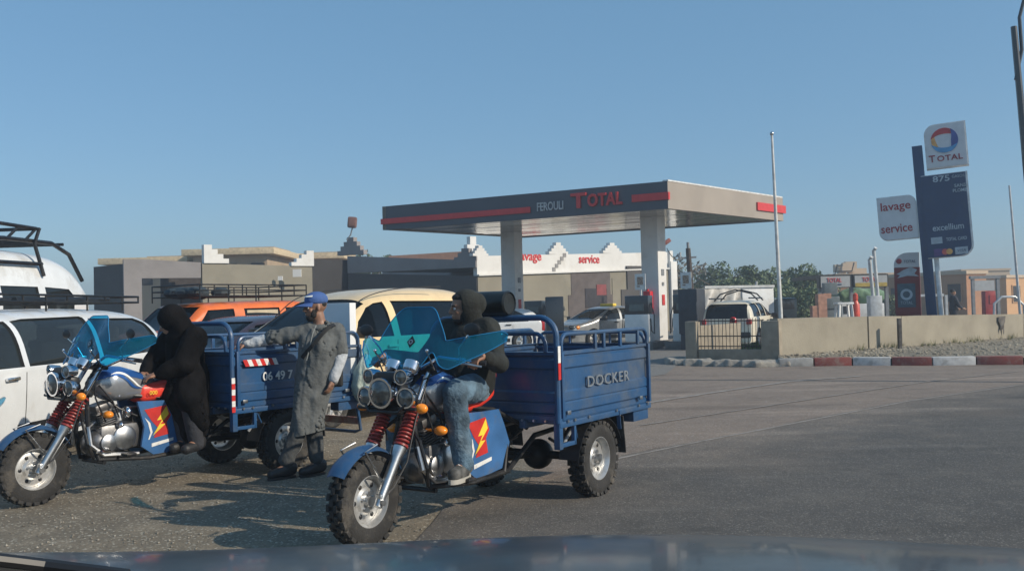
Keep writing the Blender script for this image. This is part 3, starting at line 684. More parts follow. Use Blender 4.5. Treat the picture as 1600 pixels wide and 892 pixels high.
# villas behind
def villa(x0, x1, ytop, Y, label, turn=-.12, h2=8.):
    a, c = Vector((X(x0, Y), Y, 0)), Vector((X(x1, Y), Y, 0)); c.y += (x1 - x0) * .01; z = P(x0, ytop, Y).z; w = (c - a).length
    t = thing('villa', label, 'house', a, 0, 'beige flat roofed villas behind the station')
    b = MB(); b.box((w / 2, h2 / 2, (z - .5) / 2), (w - 1.2, h2, z - .5)); b.build('wall', beigew, t)
    b = MB(); b.box((w / 2, h2 / 2, z - .28), (w, h2 + 1.2, .42), None, .04); b.build('roof', eavem, t)
    b = MB(); b.box((w / 2 + 1, h2 / 2, z - .0), (w * .5, h2 * .6, .25)); b.build('roof_slab', beigew, t)
    for k in range(3):
        b = MB(); b.box((w * (.2 + .3 * k), -.01, z - 1.5), (.9, .1, .9)); b.build('window', M['interior'], t)
    return t
villa(160, 296, 403, 66, 'beige villa with thin flat roof, leftmost behind the open bay')
villa(290, 430, 389, 64, 'beige villa with thick eave between the two white stepped blocks')
villa(436, 540, 396, 72, 'beige villa behind the dark recess right of the white stepped block')
b = MB(); Y = 62.; p0, p1 = P(607, 400, Y), P(721, 393, Y)
slab(Vector((p0.x, Y, 0)), Vector((p1.x, Y, 0)), 0, p0.z, 4, mat('brown_block', (.3, .17, .12), .9, var=.06), 'brown_building', None, Vector(), p1.z)
tag(bpy.data.objects['brown_building'], 'brown wedge roofed block showing above the shaded wing', 'building')
# searchlight on the wing's merlon
p = Wl + dW * .3 + Vector((0, .1, zl0 + .9)); fl = thing('floodlight', 'brown floodlight on an arm above the shaded wing', 'floodlight', p)
b = MB(); b.tube([(-.3, 0, -.1), (-.1, 0, .15), (0, 0, .5)], .035, 8); b.build('arm', M['grey'], fl)
b = MB(); b.box((0, 0, .78), (.46, .3, .56), Matrix.Rotation(.1, 4, 'Y'), .1); b.box((0, -.17, .78), (.34, .04, .4), None, .05); b.build('lamp_head', mat('rusty_brown', (.2, .1, .08), .6), fl)
# ------------------------------------------------------------------ right hand side buildings
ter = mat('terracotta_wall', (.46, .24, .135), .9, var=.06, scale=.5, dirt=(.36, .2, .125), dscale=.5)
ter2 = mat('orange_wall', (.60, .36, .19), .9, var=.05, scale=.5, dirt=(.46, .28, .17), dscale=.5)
pnk = mat('pale_beige_wall', (.52, .41, .30), .9, var=.04, scale=.5)
def house(x0, x1, ytop, Y, m_, label, wins, dep=10, dy=0., shade=None, name='house'):
    a, c = Vector((X(x0, Y), Y, 0)), Vector((X(x1, Y + dy), Y + dy, 0)); z = P(x0, ytop, Y).z; d = (c - a).normalized()
    t = thing(name, label, 'house', a, math.atan2(d.y, d.x), 'terracotta houses beyond the wall'); w = (c - a).length
    b = MB(); b.box((w / 2, dep / 2, z / 2), (w, dep, z)); wlb = b.build('wall', m_, t)
    b = MB(); b.box((w / 2, dep / 2, z + .1), (w + .2, dep + .2, .22)); b.build('roof', pnk, t)
    for px, py, ww, hh in wins:
        p = P(px, py, Y); lx = (px - x0) / (x1 - x0) * w
        f = MB(); f.box((lx, -.03, p.z), (ww + .16, .08, hh + .16)); fo = f.build('window', m_, t)
        b = MB(); b.box((lx, -.05, p.z), (ww, .08, hh)); b.build('pane', M['interior'], fo)
    return t
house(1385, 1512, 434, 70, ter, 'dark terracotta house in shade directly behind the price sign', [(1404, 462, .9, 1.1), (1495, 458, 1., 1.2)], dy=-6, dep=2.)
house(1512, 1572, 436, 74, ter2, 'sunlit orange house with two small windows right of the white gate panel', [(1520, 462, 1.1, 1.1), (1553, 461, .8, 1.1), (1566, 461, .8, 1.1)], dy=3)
house(1574, 1640, 434, 72, ter2, 'orange house at the right edge of the photo beside the thin pole', [(1588, 459, .9, 1.2)], dy=3)
house(1505, 1580, 424, 95, pnk, 'pale beige house top rising behind the orange houses', [])
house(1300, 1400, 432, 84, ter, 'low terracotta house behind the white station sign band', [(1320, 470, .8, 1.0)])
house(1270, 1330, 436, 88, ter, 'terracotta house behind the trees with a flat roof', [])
b = MB(); p = P(1345, 424, 83); 
for i in range(6): b.box((p.x + st.uniform(-1.6, 1.6), 85 + i * .3, p.z + st.uniform(-.1, .6)), (st.uniform(.6, 2), .5, st.uniform(.4, 1.1)))
tag(b.build('rooftop_clutter', pnk), 'beige roof hut with parapet blocks above the station sign band', 'roof hut')
b = MB(); p = P(1305, 428, 80); b.tube([p + Vector((-1, 0, -.3)), p, p + Vector((.2, 0, .8))], .05, 5); b.tube([p + Vector((.2, 0, .2)), p + Vector((1.4, 0, .2)), p + Vector((1.6, 0, .9))], .06, 5)
tag(b.build('roof_aerial', iron), 'bent dark roof aerial above the left end of the sign band', 'aerial')
# low far town and hills closing the view
b = MB()
def hillf(u, v):
    x = -160 + 620 * u; r_ = .9 + 1.6 * (noise.noise(Vector((u * 9, 0, 3))) + .4); return (x, 230 + 30 * v, max(.1, r_ * (1 - abs(2 * v - 1))) + .0)
b.grid(hillf, 120, 4); struct(b.build('hills', mat('far_hill', (.12, .12, .09), .95)))

# dry weeds along the foot of the wall and scraps of litter on the verge
b = MB()
for _ in range(90):
    c = verge(st.random(), st.uniform(.80, .97))
    for _k in range(14):
        h = st.uniform(.05, .2); a = st.uniform(0, 6.28); w = .006; d_ = Vector((math.cos(a), math.sin(a), 0)); q_ = c + d_ * st.uniform(0, .06); b._add([q_ + Vector((-d_.y, d_.x, 0)) * w, q_ - Vector((-d_.y, d_.x, 0)) * w, q_ + d_ * h * .5 + Vector((0, 0, h))], [(0, 1, 2)])
struct(b.build('dry_weeds', mat('dry_weed', (.26, .23, .11), .9, col2=(.14, .16, .06), scale=2)), 'stuff')
# ================================================================== TREES
def leaf_material(name, c, c2):
    m = mat(name, c, .8, col2=c2, scale=.35, spec=.2); return m
lm = [leaf_material('olive_leaf', (.12, .165, .08), (.19, .23, .13)), leaf_material('dark_leaf', (.085, .125, .06), (.15, .19, .105)), leaf_material('dry_leaf', (.19, .165, .125), (.26, .235, .19))]
bark = mat('bark', (.12, .095, .07), .95, var=.2, bump=.5)
def tree(px, ytop, Y, w, label, kind=0, seed=0, dens=1., lean=0):
    rn = random.Random(seed); x = X(px, Y); H = P(px, ytop, Y).z; t = thing('tree', label, 'tree', (x, Y, 0), 0, 'trees beyond the station')
    b = MB(); tr = H * .035; b.tube([(0, 0, 0), (lean * .1, 0, H * .3), (lean * .3, .1, H * .6), (lean * .5, 0, H * .85)], [tr, tr * .8, tr * .5, tr * .15], 8)
    tips = []
    for k in range(9):
        z0 = H * rn.uniform(.25, .65); a = rn.uniform(0, 2 * PI); l_ = w * rn.uniform(.25, .5)
        e = Vector((math.cos(a) * l_, math.sin(a) * l_, z0 + H * rn.uniform(.1, .3))); tips.append(e)
        b.tube([(0, 0, z0), e * .5 + Vector((0, 0, z0 * .5)), e], [tr * .5, tr * .3, tr * .1], 5)
    b.build('trunk', bark, t)
    b = MB(); cl = []
    for k in range(15):
        a = rn.uniform(0, 2 * PI); rr = rn.uniform(.0, .42) * w; z = H * rn.uniform(.3, .9); f = 1 - max(0, (z / H - .55)) * 1.7
        cl.append((Vector((math.cos(a) * rr * f, math.sin(a) * rr * f, z)), w * rn.uniform(.13, .24) * max(.45, f)))
    cl.append((Vector((lean * .5, 0, H * .9)), w * .13))
    vs, fs = [], []
    s0 = .10 + .0011 * Y
    for c, r_ in cl:
        for _ in range(int(260 * dens * (r_ / (.2 * w)) ** 2)):
            d = Vector((rn.gauss(0, 1), rn.gauss(0, 1), rn.gauss(0, .8))); d = d.normalized() * r_ * rn.uniform(.35, 1.12) ** .6
            q = c + d
            if q.z > H * 1.02: q.z = H - rn.random() * .3
            u_ = Vector((rn.gauss(0, 1), rn.gauss(0, 1), rn.gauss(0, 1))).normalized(); v_ = u_.cross(Vector((rn.gauss(0, 1), rn.gauss(0, 1), rn.gauss(0, 1)))).normalized()
            s = s0 * rn.uniform(.5, 1.25); n0 = len(vs); vs += [q - u_ * s, q + v_ * s * .45, q + u_ * s, q - v_ * s * .45]; fs.append((n0, n0 + 1, n0 + 2, n0 + 3))
    b._add(vs, fs, False); b.build('crown', lm[kind], t, weld=False); return t
TL = [(1058, 398, 66, 5, 'bare brownish tree right beside the right canopy pillar', 2, .45), (1092, 412, 78, 5.5, 'thin dry tree just right of the dark utility pole', 2, .5),
      (1128, 411, 70, 6.5, 'broad dark green tree above the curtain side of the white truck', 1, 1.2), (1160, 418, 74, 5, 'small round olive tree above the middle of the white truck', 0, 1.1),
      (1178, 415, 64, 3.6, 'narrow pointed tree above the right end of the white truck', 1, 1.1), (1203, 420, 72, 4.5, 'low dark tree left of the white flagpole', 0, 1.1),
      (1232, 424, 68, 5, 'feathery green tree right of the white flagpole', 0, 1.1), (1256, 414, 60, 4.6, 'tallest pointed tree between the flagpole and the sign band', 0, 1.1),
      (1279, 424, 76, 4.6, 'olive tree touching the left end of the station sign band', 1, 1.), (1145, 436, 58, 5.5, 'low bush behind the roof of the white truck', 0, 1.),
      (1218, 446, 56, 5, 'low shadowy bush behind the white flagpole', 1, 1.), (1262, 452, 52, 4.4, 'low green bush above the left part of the beige wall', 0, 1.), (1085, 452, 62, 5, 'low dry bush behind the dark service cabinet', 0, .9),
      (1385, 462, 60, 3.2, 'small green bush left of the red price pillar', 0, .9), (578, 391, 80, 5, 'dark tree top peeping over the shaded wing', 1, 1.), (603, 395, 84, 4, 'small tree top left of the brown wedge roof', 1, 1.)]
for i, (a, b_, c, d, lab, k, dn) in enumerate(TL): tree(a, b_, c, d, lab, k, 10 + i, dn, .6 * math.sin(i * 3))
# ================================================================== POLES
def lean_to(px0, y0, px1, y1, Y):   # real lean of a post
    return P(px0, y0, Y), P(px1, y1, Y)
Yp = 23.5; p0, p1 = lean_to(1220, 497, 1206, 211, Yp)
base = p0 + (p0 - p1).normalized() * (p0.z / ((p1 - p0).normalized().z)); fp = thing('flagpole', 'slim white flagpole with silver tip rising behind the left end of the wall', 'flagpole', base)
b = MB(); b.tube([Vector((0, 0, 0)), (p0 + (p1 - p0) * .35) - base, p1 - base], [.055, .045, .028], 10); b.build('pole', mat('pole_white', (.62, .62, .6), .5, dirt=(.35, .33, .3), dscale=4), fp)
b = MB(); b.ell(p1 - base + Vector((0, 0, .03)), (.05, .05, .05)); b.build('finial', M['alu'], fp)
Yp = 42; p0, p1 = lean_to(1594, 490, 1577, 290, Yp); p0 = p0 - (p1 - p0).normalized() * 1.3
b = MB(); b.tube([p0, p1], [.07, .04], 8); tag(b.build('thin_pole', mat('pole_pale', (.5, .5, .5), .5)), 'thin pale pole standing before the orange houses at the right edge', 'pole')
Yp = 16.; p0, p1 = lean_to(1600, 215, 1584, 42, Yp); dd = (p1 - p0).normalized(); ba = p0 - dd * (p0.z / dd.z)
lp = thing('street_lamp', 'dark street lamp pole with looped arm cut by the top right corner', 'street lamp', ba)
b = MB(); b.tube([Vector(), p1 - ba], [.08, .05], 10); b.build('pole', M['darkcar'], lp)
q = p1 - ba; b = MB(); b.tube([q + Vector((0, 0, -.9)), q + Vector((.12, 0, -.4)), q + Vector((.1, 0, .15)), q + Vector((.2, 0, .5)), q + Vector((.7, 0, .8)), q + Vector((1.3, 0, .85))], .03, 8); b.build('arm', M['darkcar'], lp)
b = MB(); b.box(q + Vector((1.5, 0, .8)), (.6, .22, .12), None, .04); b.build('lamp_head', M['grey'], lp)
Yp = 48; p0, p1 = lean_to(1082, 480, 1075, 388, Yp); dd = (p1 - p0).normalized(); ba = p0 - dd * (p0.z / dd.z)
up_ = thing('utility_pole', 'dark wooden utility pole with insulators right of the canopy pillar', 'pole', ba)
b = MB(); b.tube([Vector(), p1 - ba], [.17, .12], 10); b.build('pole', mat('old_wood', (.07, .055, .045), .9, var=.2), up_)
q = p1 - ba; b = MB(); b.beam(q + Vector((-.5, 0, -.5)), q + Vector((.4, 0, -.45)), .09, .09); b.cyl(q, q + Vector((0, 0, .3)), .07); b.build('cross_arm', M['grey'], up_)
b = MB(); b.cyl(q + Vector((-.4, 0, -.45)), q + Vector((-.4, 0, -.2)), .05); b.build('insulator', M['greyl'], up_)
w0 = ba + q + Vector((-.4, 0, -.2)); w1 = P(1042, 388, 46)
b = MB(); b.tube([w0.lerp(w1, k / 8) - Vector((0, 0, .35 * math.sin(PI * k / 8))) for k in range(9)], .02, 5); tag(b.build('power_cable', M['black']), 'sagging black cable from the utility pole towards the shop', 'cable')
# red lamp head on the shop's end
p = P(1040, 379, 46); s = thing('lamp', 'small reddish lamp on a bent arm right above the shop end pier', 'lamp', (p.x - .3, 46, P(1036, 404, 46).z))
zz = p.z - s.location.z; b = MB(); b.tube([(0, 0, -.2), (.0, 0, zz * .5), (.15, 0, zz * .8)], .03, 6); b.build('arm', M['grey'], s)
b = MB(); b.box((.32, 0, zz), (.5, .18, .2), Matrix.Rotation(-.6, 4, 'Y'), .05); b.build('lamp_head', mat('reddish_lamp', (.35, .12, .09), .5), s)
# ================================================================== PRICE SIGN (leaning a little, as in the photograph)
Ys = 28.; yaw = R(-25)
bx = X(1452, Ys, 1.0); sg = thing('price_sign', 'tall dark blue filling station price sign with white logo board on top', 'sign', (bx, Ys, 0), yaw)
sg.rotation_euler = (0, R(-2.9), yaw)
k_ = Ys / F_PX
zt_ = lambda y: P(1452, y, Ys).z
def sx(px, y):  # local x on the board for a picture point
    mid = 1452 + (492 - y) * -.085
    return (px - mid) * k_ * 1.03
navy = mat('sign_navy', (.010, .045, .12), .35, var=.05, dirt=(.03, .07, .12), dscale=3); signw = mat('sign_white', (.62, .64, .66), .4, var=.03); edge = mat('sign_edge', (.75, .75, .74), .35)
txt = mat('sign_print', (.42, .5, .56), .5); signred = mat('sign_red', (.5, .04, .05), .4)
b = MB(); b.box((.12, .02, zt_(228) / 2), (.28, .32, zt_(228)), None, .012); b.build('mast', navy, sg)
b = MB(); b.box((.37, .05, zt_(405) / 2 + .05), (.13, .16, zt_(405) + .1), None, .02); b.build('support_post', edge, sg)
def rboard(x0, x1, y0, y1, corners, th, m_, name, par, r=.42, yoff=0.):
    z0, z1 = zt_(y1), zt_(y0); pts = []
    for (cx, cz, a0, key) in ((x1, z1, 0, 'tr'), (x0, z1, PI / 2, 'tl'), (x0, z0, PI, 'bl'), (x1, z0, 3 * PI / 2, 'br')):
        if key in corners:
            ox = cx + (-r if cx == x1 else r); oz = cz + (-r if cz == z1 else r)
            pts += [(ox + r * math.cos(a0 + PI / 2 * i / 8), oz + r * math.sin(a0 + PI / 2 * i / 8)) for i in range(9)]
        else: pts.append((cx, cz))
    b = MB(); b.prism(pts, lambda a, c, d: Vector((a, d, c)), yoff - th / 2, yoff + th / 2); return b.build(name, m_, par)
tb = rboard(sx(1447, 230), sx(1505, 230), 199, 267, ('tl',), .34, edge, 'logo_board', sg, .3)
rboard(sx(1449, 230), sx(1503, 230), 200.5, 265.5, ('tl',), .02, signw, 'board_face', tb, .28, -.18)
cx, cz, rr = sx(1474, 226), zt_(225.5), .36
def crescent(a0, a1, r0, r1, off, m_, name):
    outp, inn = [], []
    n = 14
    for i in range(n + 1):
        t = i / n; a = a0 + (a1 - a0) * t; w = math.sin(PI * t) ** .7; outp.append((cx + r0 * math.cos(a), cz + r0 * math.sin(a))); inn.append((cx + (r0 - (r0 - r1) * w) * math.cos(a) , cz + (r0 - (r0 - r1) * w) * math.sin(a)))
    b = MB(); b.prism(outp + inn[::-1][1:-1], lambda a, c, d: Vector((a, d, c)), -.20 - off, -.19 - off); b.build(name, m_, tb)
crescent(R(170), R(15), rr, rr * .52, .004, signred, 'logo_ribbon'); crescent(R(60), R(-70), rr * 1.02, rr * .5, .010, mat('logo_navy', (.04, .08, .3), .4), 'logo_ribbon')
crescent(R(-20), R(-165), rr, rr * .6, .016, mat('logo_blue', (.07, .32, .6), .4), 'logo_ribbon'); crescent(R(255), R(140), rr * .95, rr * .6, .0, mat('logo_orange', (.8, .4, .12), .4), 'logo_ribbon')
logored = mat('logo_text_red', (.30, .03, .05), .5)
text('T', .28, logored, tb, (sx(1457.5, 253), -.195, zt_(252.5)), name='letter', bold=.004, fit=9 * k_); text('OTAL', .22, logored, tb, (sx(1482, 253), -.195, zt_(253.2)), name='letters', bold=.004, fit=36 * k_, spacing=1.08)
pb_ = rboard(sx(1447, 340), sx(1511, 340), 276, 405, ('br',), .30, edge, 'price_board', sg, .32); rboard(sx(1447, 340), sx(1508, 340), 277, 404, ('br',), .02, navy, 'board_face', pb_, .3, -.16)
def tx(s, px, y, size, m_=txt, **k): return text(s, size, m_, pb_, (sx(px, y), -.178, zt_(y)), ext=.004, name='letters', **k)
tx('875', 1470, 284, .24, fit=24 * k_, bold=.004); tx('GASOIL', 1494, 282.5, .12, fit=19 * k_); tx('SANS', 1496, 297, .13, fit=16 * k_, bold=.002); tx('PLOMB', 1496, 304.5, .13, fit=20 * k_, bold=.002)
tx('excellium', 1480, 359, .25, fit=44 * k_, bold=.003); tx('TOTAL CARD', 1491.5, 378, .13, fit=29 * k_, bold=.002)
def plate(x0, x1, y0, y1, m_, name):
    b = MB(); b.box(((sx(x0, y0) + sx(x1, y0)) / 2, -.175, (zt_(y0) + zt_(y1)) / 2), ((x1 - x0) * k_, .012, zt_(y0) - zt_(y1))); b.build(name, m_, pb_)
plate(1456, 1472, 373, 383, txt, 'card_mark'); plate(1489, 1507, 391, 402, txt, 'card_mark'); plate(1460, 1478, 391, 402, mat('card_purple', (.1, .06, .2), .5), 'card_mark')
text('VISA', .12, navy, pb_, (sx(1498, 396.5), -.184, zt_(396.5)), ext=.002, name='letters', shear=.3)
for px, c in ((1476, (.6, .12, .1)), (1482, (.75, .4, .12))):
    b = MB(); b.cyl((sx(px, 396), -.183, zt_(396.5)), (sx(px, 396), -.187 - px * 1e-5, zt_(396.5)), .085, n=20); b.build('card_circle', mat('card_dot', c, .5), pb_)
rb = rboard(sx(1381, 335), sx(1437, 335), 302, 371, ('tr', 'bl'), .18, edge, 'service_board', sg, .24); rboard(sx(1382, 335), sx(1436.5, 335), 303, 370, ('tr', 'bl'), .02, signw, 'board_face', rb, .23, -.10)
text('lavage', .34, mat('print_red', (.35, .025, .04), .5), rb, (sx(1406, 318), -.115, zt_(318)), ext=.004, name='letters', bold=.004, fit=44 * k_); text('service', .36, bpy.data.materials['print_red'], rb, (sx(1408, 353), -.115, zt_(353)), ext=.004, name='letters', bold=.004, fit=46 * k_)
# small red pillar sign
Yr = 29.; xr = X(1419, Yr, 1.5); rs = thing('pillar_sign', 'short dark red pillar sign with white rounded top, left of the tall price sign', 'sign', (xr, Yr, 0), yaw)
zr = lambda y: P(1419, y, Yr).z; kr = Yr / F_PX
def rb2(x0, x1, y0, y1, corners, th, m_, name, par, r, yo):
    global zt_
    sv = zt_; zt_ = zr; o = rboard((x0 - 1419) * kr, (x1 - 1419) * kr, y0, y1, corners, th, m_, name, par, r, yo); zt_ = sv; return o
dred = mat('dark_red_board', (.20, .02, .025), .4, var=.06)
b = MB(); b.box((0, 0, zr(490) / 2), (.7, .2, zr(490))); b.build('foot', dred, rs)
bd = rb2(1400, 1437, 418, 491, (), .24, dred, 'board', rs, .2, 0); rb2(1400, 1437, 395, 417.6, ('tl',), .24, signw, 'top_board', rs, .38, 0)
rb2(1404, 1430, 443, 480, (), .01, mat('sign_slate', (.05, .10, .14), .4), 'picture_field', bd, .2, -.126)
b = MB(); b.lathe([(0, .10), (0, .17), (-.01, .17), (-.01, .10)], ((1417 - 1419) * kr, -.133, zr(460)), (0, 1, 0), 24); b.build('round_logo', txt, bd)
b = MB(); b.prism([(-.3, .0), (-.1, .12), (.1, .2), (.28, .12), (.2, .0), (.32, -.08), (0, -.06), (-.28, -.12), (-.2, -.04)], lambda a, c, d: Vector((a, d, c + zr(428))), -.136, -.126); b.build('white_swoosh', txt, bd)
text('TOTAL', .12, navy, rs, (.08, -.13, zr(409)), ext=.003, name='letters', fit=.34); 
b = MB(); b.ell((-.22, -.125, zr(408)), (.08, .01, .08)); b.build('round_logo', logored, rs)
text('TOTAL', .13, txt, rs, (-.04, -.139, zr(473)), ext=.003, name='letters', fit=.34)
# ================================================================== OLD PUMP SHELTER WITH SIGN BAND
Yb = 40.; ox = X(1334, Yb, 3); kb_ = Yb / F_PX
sb = thing('pump_shelter', 'small pump shelter with white sign band on thin posts behind the wall', 'shelter', (ox, Yb, 0)); zb_ = lambda y, x=1334: P(x, y, Yb).z
bandw = mat('band_white', (.42, .43, .43), .5, var=.05); bandy = mat('band_yellow', (.45, .33, .08), .5); bandf = mat('band_frame', (.05, .05, .05), .5)
for x0, x1, rz in ((1278, 1328, 0), (1331, 1386, 0)):
    b = MB(); xa, xb = (x0 - 1334) * kb_, (x1 - 1334) * kb_; b.box(((xa + xb) / 2, 1.5 if 0 else .1, (zb_(429) + zb_(449)) / 2), (xb - xa, .35, zb_(429) - zb_(449))); s_ = b.build('sign_band', bandf, sb)
    b = MB(); b.box(((xa + xb) / 2, -.09, (zb_(431) + zb_(448)) / 2), (xb - xa - .12, .04, zb_(431) - zb_(448))); f_ = b.build('band_face', bandw, s_)
    text('TOTAL', .26, redm, s_, ((xa + xb) / 2 - .05, -.12, zb_(437.5)), ext=.01, name='letters', fit=23 * kb_)
    b = MB(); b.box(((xa + xb) / 2 + (.1 if x0 < 1300 else 0), -.115, zb_(444 if x0 < 1300 else 445.3)), (.3 if x0 < 1300 else xb - xa - .14, .02, .05 if x0 < 1300 else .16)); b.build('band_line', navy if x0 < 1300 else bandy, s_)
for px in (1281, 1330, 1385):
    b = MB(); xa = (px - 1334) * kb_; b.box((xa, .1, zb_(430) / 2), (.13, .13, zb_(430) - .02)); b.build('post', M['grey'], sb)
b = MB(); b.box(((1334 - 1334) * kb_, 2.1, zb_(431)), (2.9, 3.6, .16)); b.build('roof', bandf, sb)
b = MB(); p = P(1297, 470, 39); b.box((p.x, 39, .7), (.8, .5, 1.4), None, .04); b.box((p.x, 38.75, 1.35), (.6, .1, .5), None, .03)
b.box((p.x, 39, 1.9), (.55, .3, .5), None, .03); tag(b.build('old_pump', mat('pump_slate', (.13, .16, .17), .5)), 'slate grey old fuel pump under the left half of the sign band', 'fuel pump')
b = MB(); p = P(1337, 480, 37); b.lathe([(0, .14), (.1, .16), (.9, .15), (1.05, .08), (1.15, .1), (1.3, .09), (1.36, .02)], (p.x, 37, .35), (0, 0, 1), 14); tag(b.build('red_hydrant', mat('hydrant_red', (.6, .07, .04), .4)), 'red hydrant like post under the middle of the sign band', 'hydrant')
# grey vent pipes with their box
pv = P(1366, 490, 33); v = thing('vent_pipes', 'pair of tall pale grey vent pipes rising from a grey box', 'pipes', (pv.x, 33, 0))
for px, yt in ((1361, 406), (1368, 392)):
    xx = P(px, 450, 33).x - pv.x; z = P(px, yt, 33).z; b = MB(); b.tube([(xx + .16, 0, 0), (xx - .02, 0, z), (xx + .02, -.1, z + .1)], .06, 10); b.build('pipe', mat('pipe_grey', (.5, .52, .53), .4) if 'pipe_grey' not in bpy.data.materials else bpy.data.materials['pipe_grey'], v)
b = MB(); b.box((.0, -.05, P(1366, 462, 33).z / 2), (.42, .35, P(1366, 462, 33).z), None, .03); b.build('box', M['greyl'], v)
# white table-like trestle
b = MB(); p = P(1318, 470, 36.5); zt2 = P(1318, 474, 36.5).z
b.box((p.x, 36.5, zt2), (.62, .5, .08), None, .02)
for s in (-1, 1):
    for q in (-1, 1): b.beam((p.x + s * .22, 36.5 + q * .2, zt2), (p.x + s * .32, 36.5 + q * .26, 0), .07, .07)
tag(b.build('white_stool', M['white']), 'white stool like stand with splayed legs left of the red hydrant post', 'stand')
# pinkish wall stub at the left end
b = MB(); p = P(1283, 475, 38); b.box((p.x, 38, .85), (.34, .4, 1.7)); b.box((p.x + .2, 38, 1.62), (.3, .38, .2)); b.box((p.x - .25, 38, .62), (.3, .36, 1.24))
tag(b.build('pink_wall_stub', mat('pinkish_wall', (.5, .27, .19), .85)), 'stepped pinkish wall stub below the left end of the sign band', 'wall')
# low railing behind wall
b = MB()
# gate frame / bus shelter with pale panel
Yg = 48.; gx = X(1540, Yg, 1); gt = thing('gate_frame', 'dark portal frame with pale hanging panel before the orange houses', 'gate', (gx, Yg, 0)); kg = Yg / F_PX; zg = lambda y: P(1540, y, Yg).z
for px in (1522, 1561):
    b = MB(); b.box(((px - 1541) * kg, 0, zg(434) / 2), (.14, .14, zg(434))); b.build('post', M['grey'], gt)
b = MB(); b.box((0, 0, zg(433)), (1.5, .2, .16)); b.build('beam', M['grey'], gt)
b = MB(); b.box((-.05, -.02, (zg(438) + zg(454)) / 2), (1.02, .06, zg(438) - zg(454))); b.build('panel', bandw, gt)
b = MB(); p = P(1545, 480, 46); b.box((p.x, 46, .85), (.5, .4, 1.7), None, .03); b.box((p.x + .1, 45.8, 1.3), (.3, .05, .4)); tag(b.build('red_pump', mat('pump_red', (.35, .03, .03), .5)), 'dark red pump box under the pale hanging panel', 'pump')
# fences, bench and arch things by the orange houses
b = MB(); p = P(1576, 482, 44)
b.tube([(p.x - .7, 44, 0), (p.x - .65, 44, 1.1), (p.x - .3, 44, 1.4), (p.x + .3, 44, 1.4), (p.x + .7, 44, 1.0), (p.x + .7, 44, 0)], .06, 8); tag(b.build('bent_pipe_frame', M['greyl']), 'pale bent pipe frame before the orange houses at the right', 'frame')
# rubble of the roadside shapes behind the wall
b = MB(); p = P(1475, 482, 40); b.box((p.x - .7, 40, 1.55), (1.4, .12, .1)); b.box((p.x - 1.2, 40, .8), (.1, .1, 1.5)); b.box((p.x + .1, 40, .8), (.1, .1, 1.5)); tag(b.build('bench_rail', M['greyl']), 'pale rail barrier behind the wall right of the price sign', 'barrier')
# ================================================================== VEHICLES
def interp(tab, x):
    if x >= tab[0][0]: return tab[0][1]
    for (a, ya), (b, yb) in zip(tab, tab[1:]):
        if x >= b: return ya + (yb - ya) * (x - a) / (b - a) if a != b else yb
    return tab[-1][1]
def smooth_tab(tab, n=3):
    for _ in range(n):
        out = [tab[0]]
        for p, q in zip(tab, tab[1:]): out += [(p[0] * .75 + q[0] * .25, p[1] * .75 + q[1] * .25), (p[0] * .25 + q[0] * .75, p[1] * .25 + q[1] * .75)]
        tab = out + [tab[-1]]
    return tab
def make_wheel(parent, x, y, r, w, rimm=None, spokes=5, name='wheel'):
    s = 1 if y > 0 else -1; b = MB(); o = Vector((x, y, r))
    R_ = r * .66
    b.lathe([(-.5 * w * s * .4, R_ * .98), (.1 * w * s, R_ * .9), (.22 * w * s, R_ * .35), (.3 * w * s, R_ * .12), (.3 * w * s, .001)], o, (0, 1, 0), 28)
    b.lathe([(.1 * w * s, R_), (.46 * w * s, R_), (.46 * w * s, R_ * .92), (.1 * w * s, R_ * .88)], o, (0, 1, 0), 28, True)
    b.build_ = None
    rim = b.build(name, rimm or M['steel'], parent)
    if spokes:
        b = MB()
        for k in range(spokes):
            a = 2 * PI * k / spokes; d = Vector((math.cos(a), 0, math.sin(a)))
            b.beam(o + d * R_ * .1 + Vector((0, .34 * w * s, 0)), o + d * R_ * .95 + Vector((0, .40 * w * s, 0)), .05 * r / .3, .03, .006, Vector((0, 1, 0)))
        b.build('spokes', rimm or M['steel'], rim)
    b = MB(); b.lathe([(-.5 * w, R_ * .97), (-.5 * w, r * .9), (-.38 * w, r * .99), (0, r), (.38 * w, r * .99), (.5 * w, r * .9), (.5 * w, R_ * .97), (.3 * w, R_ * .9), (-.3 * w, R_ * .9)], o, (0, 1, 0), 36, True); b.build('tyre', M['rubber'], rim)
    return rim
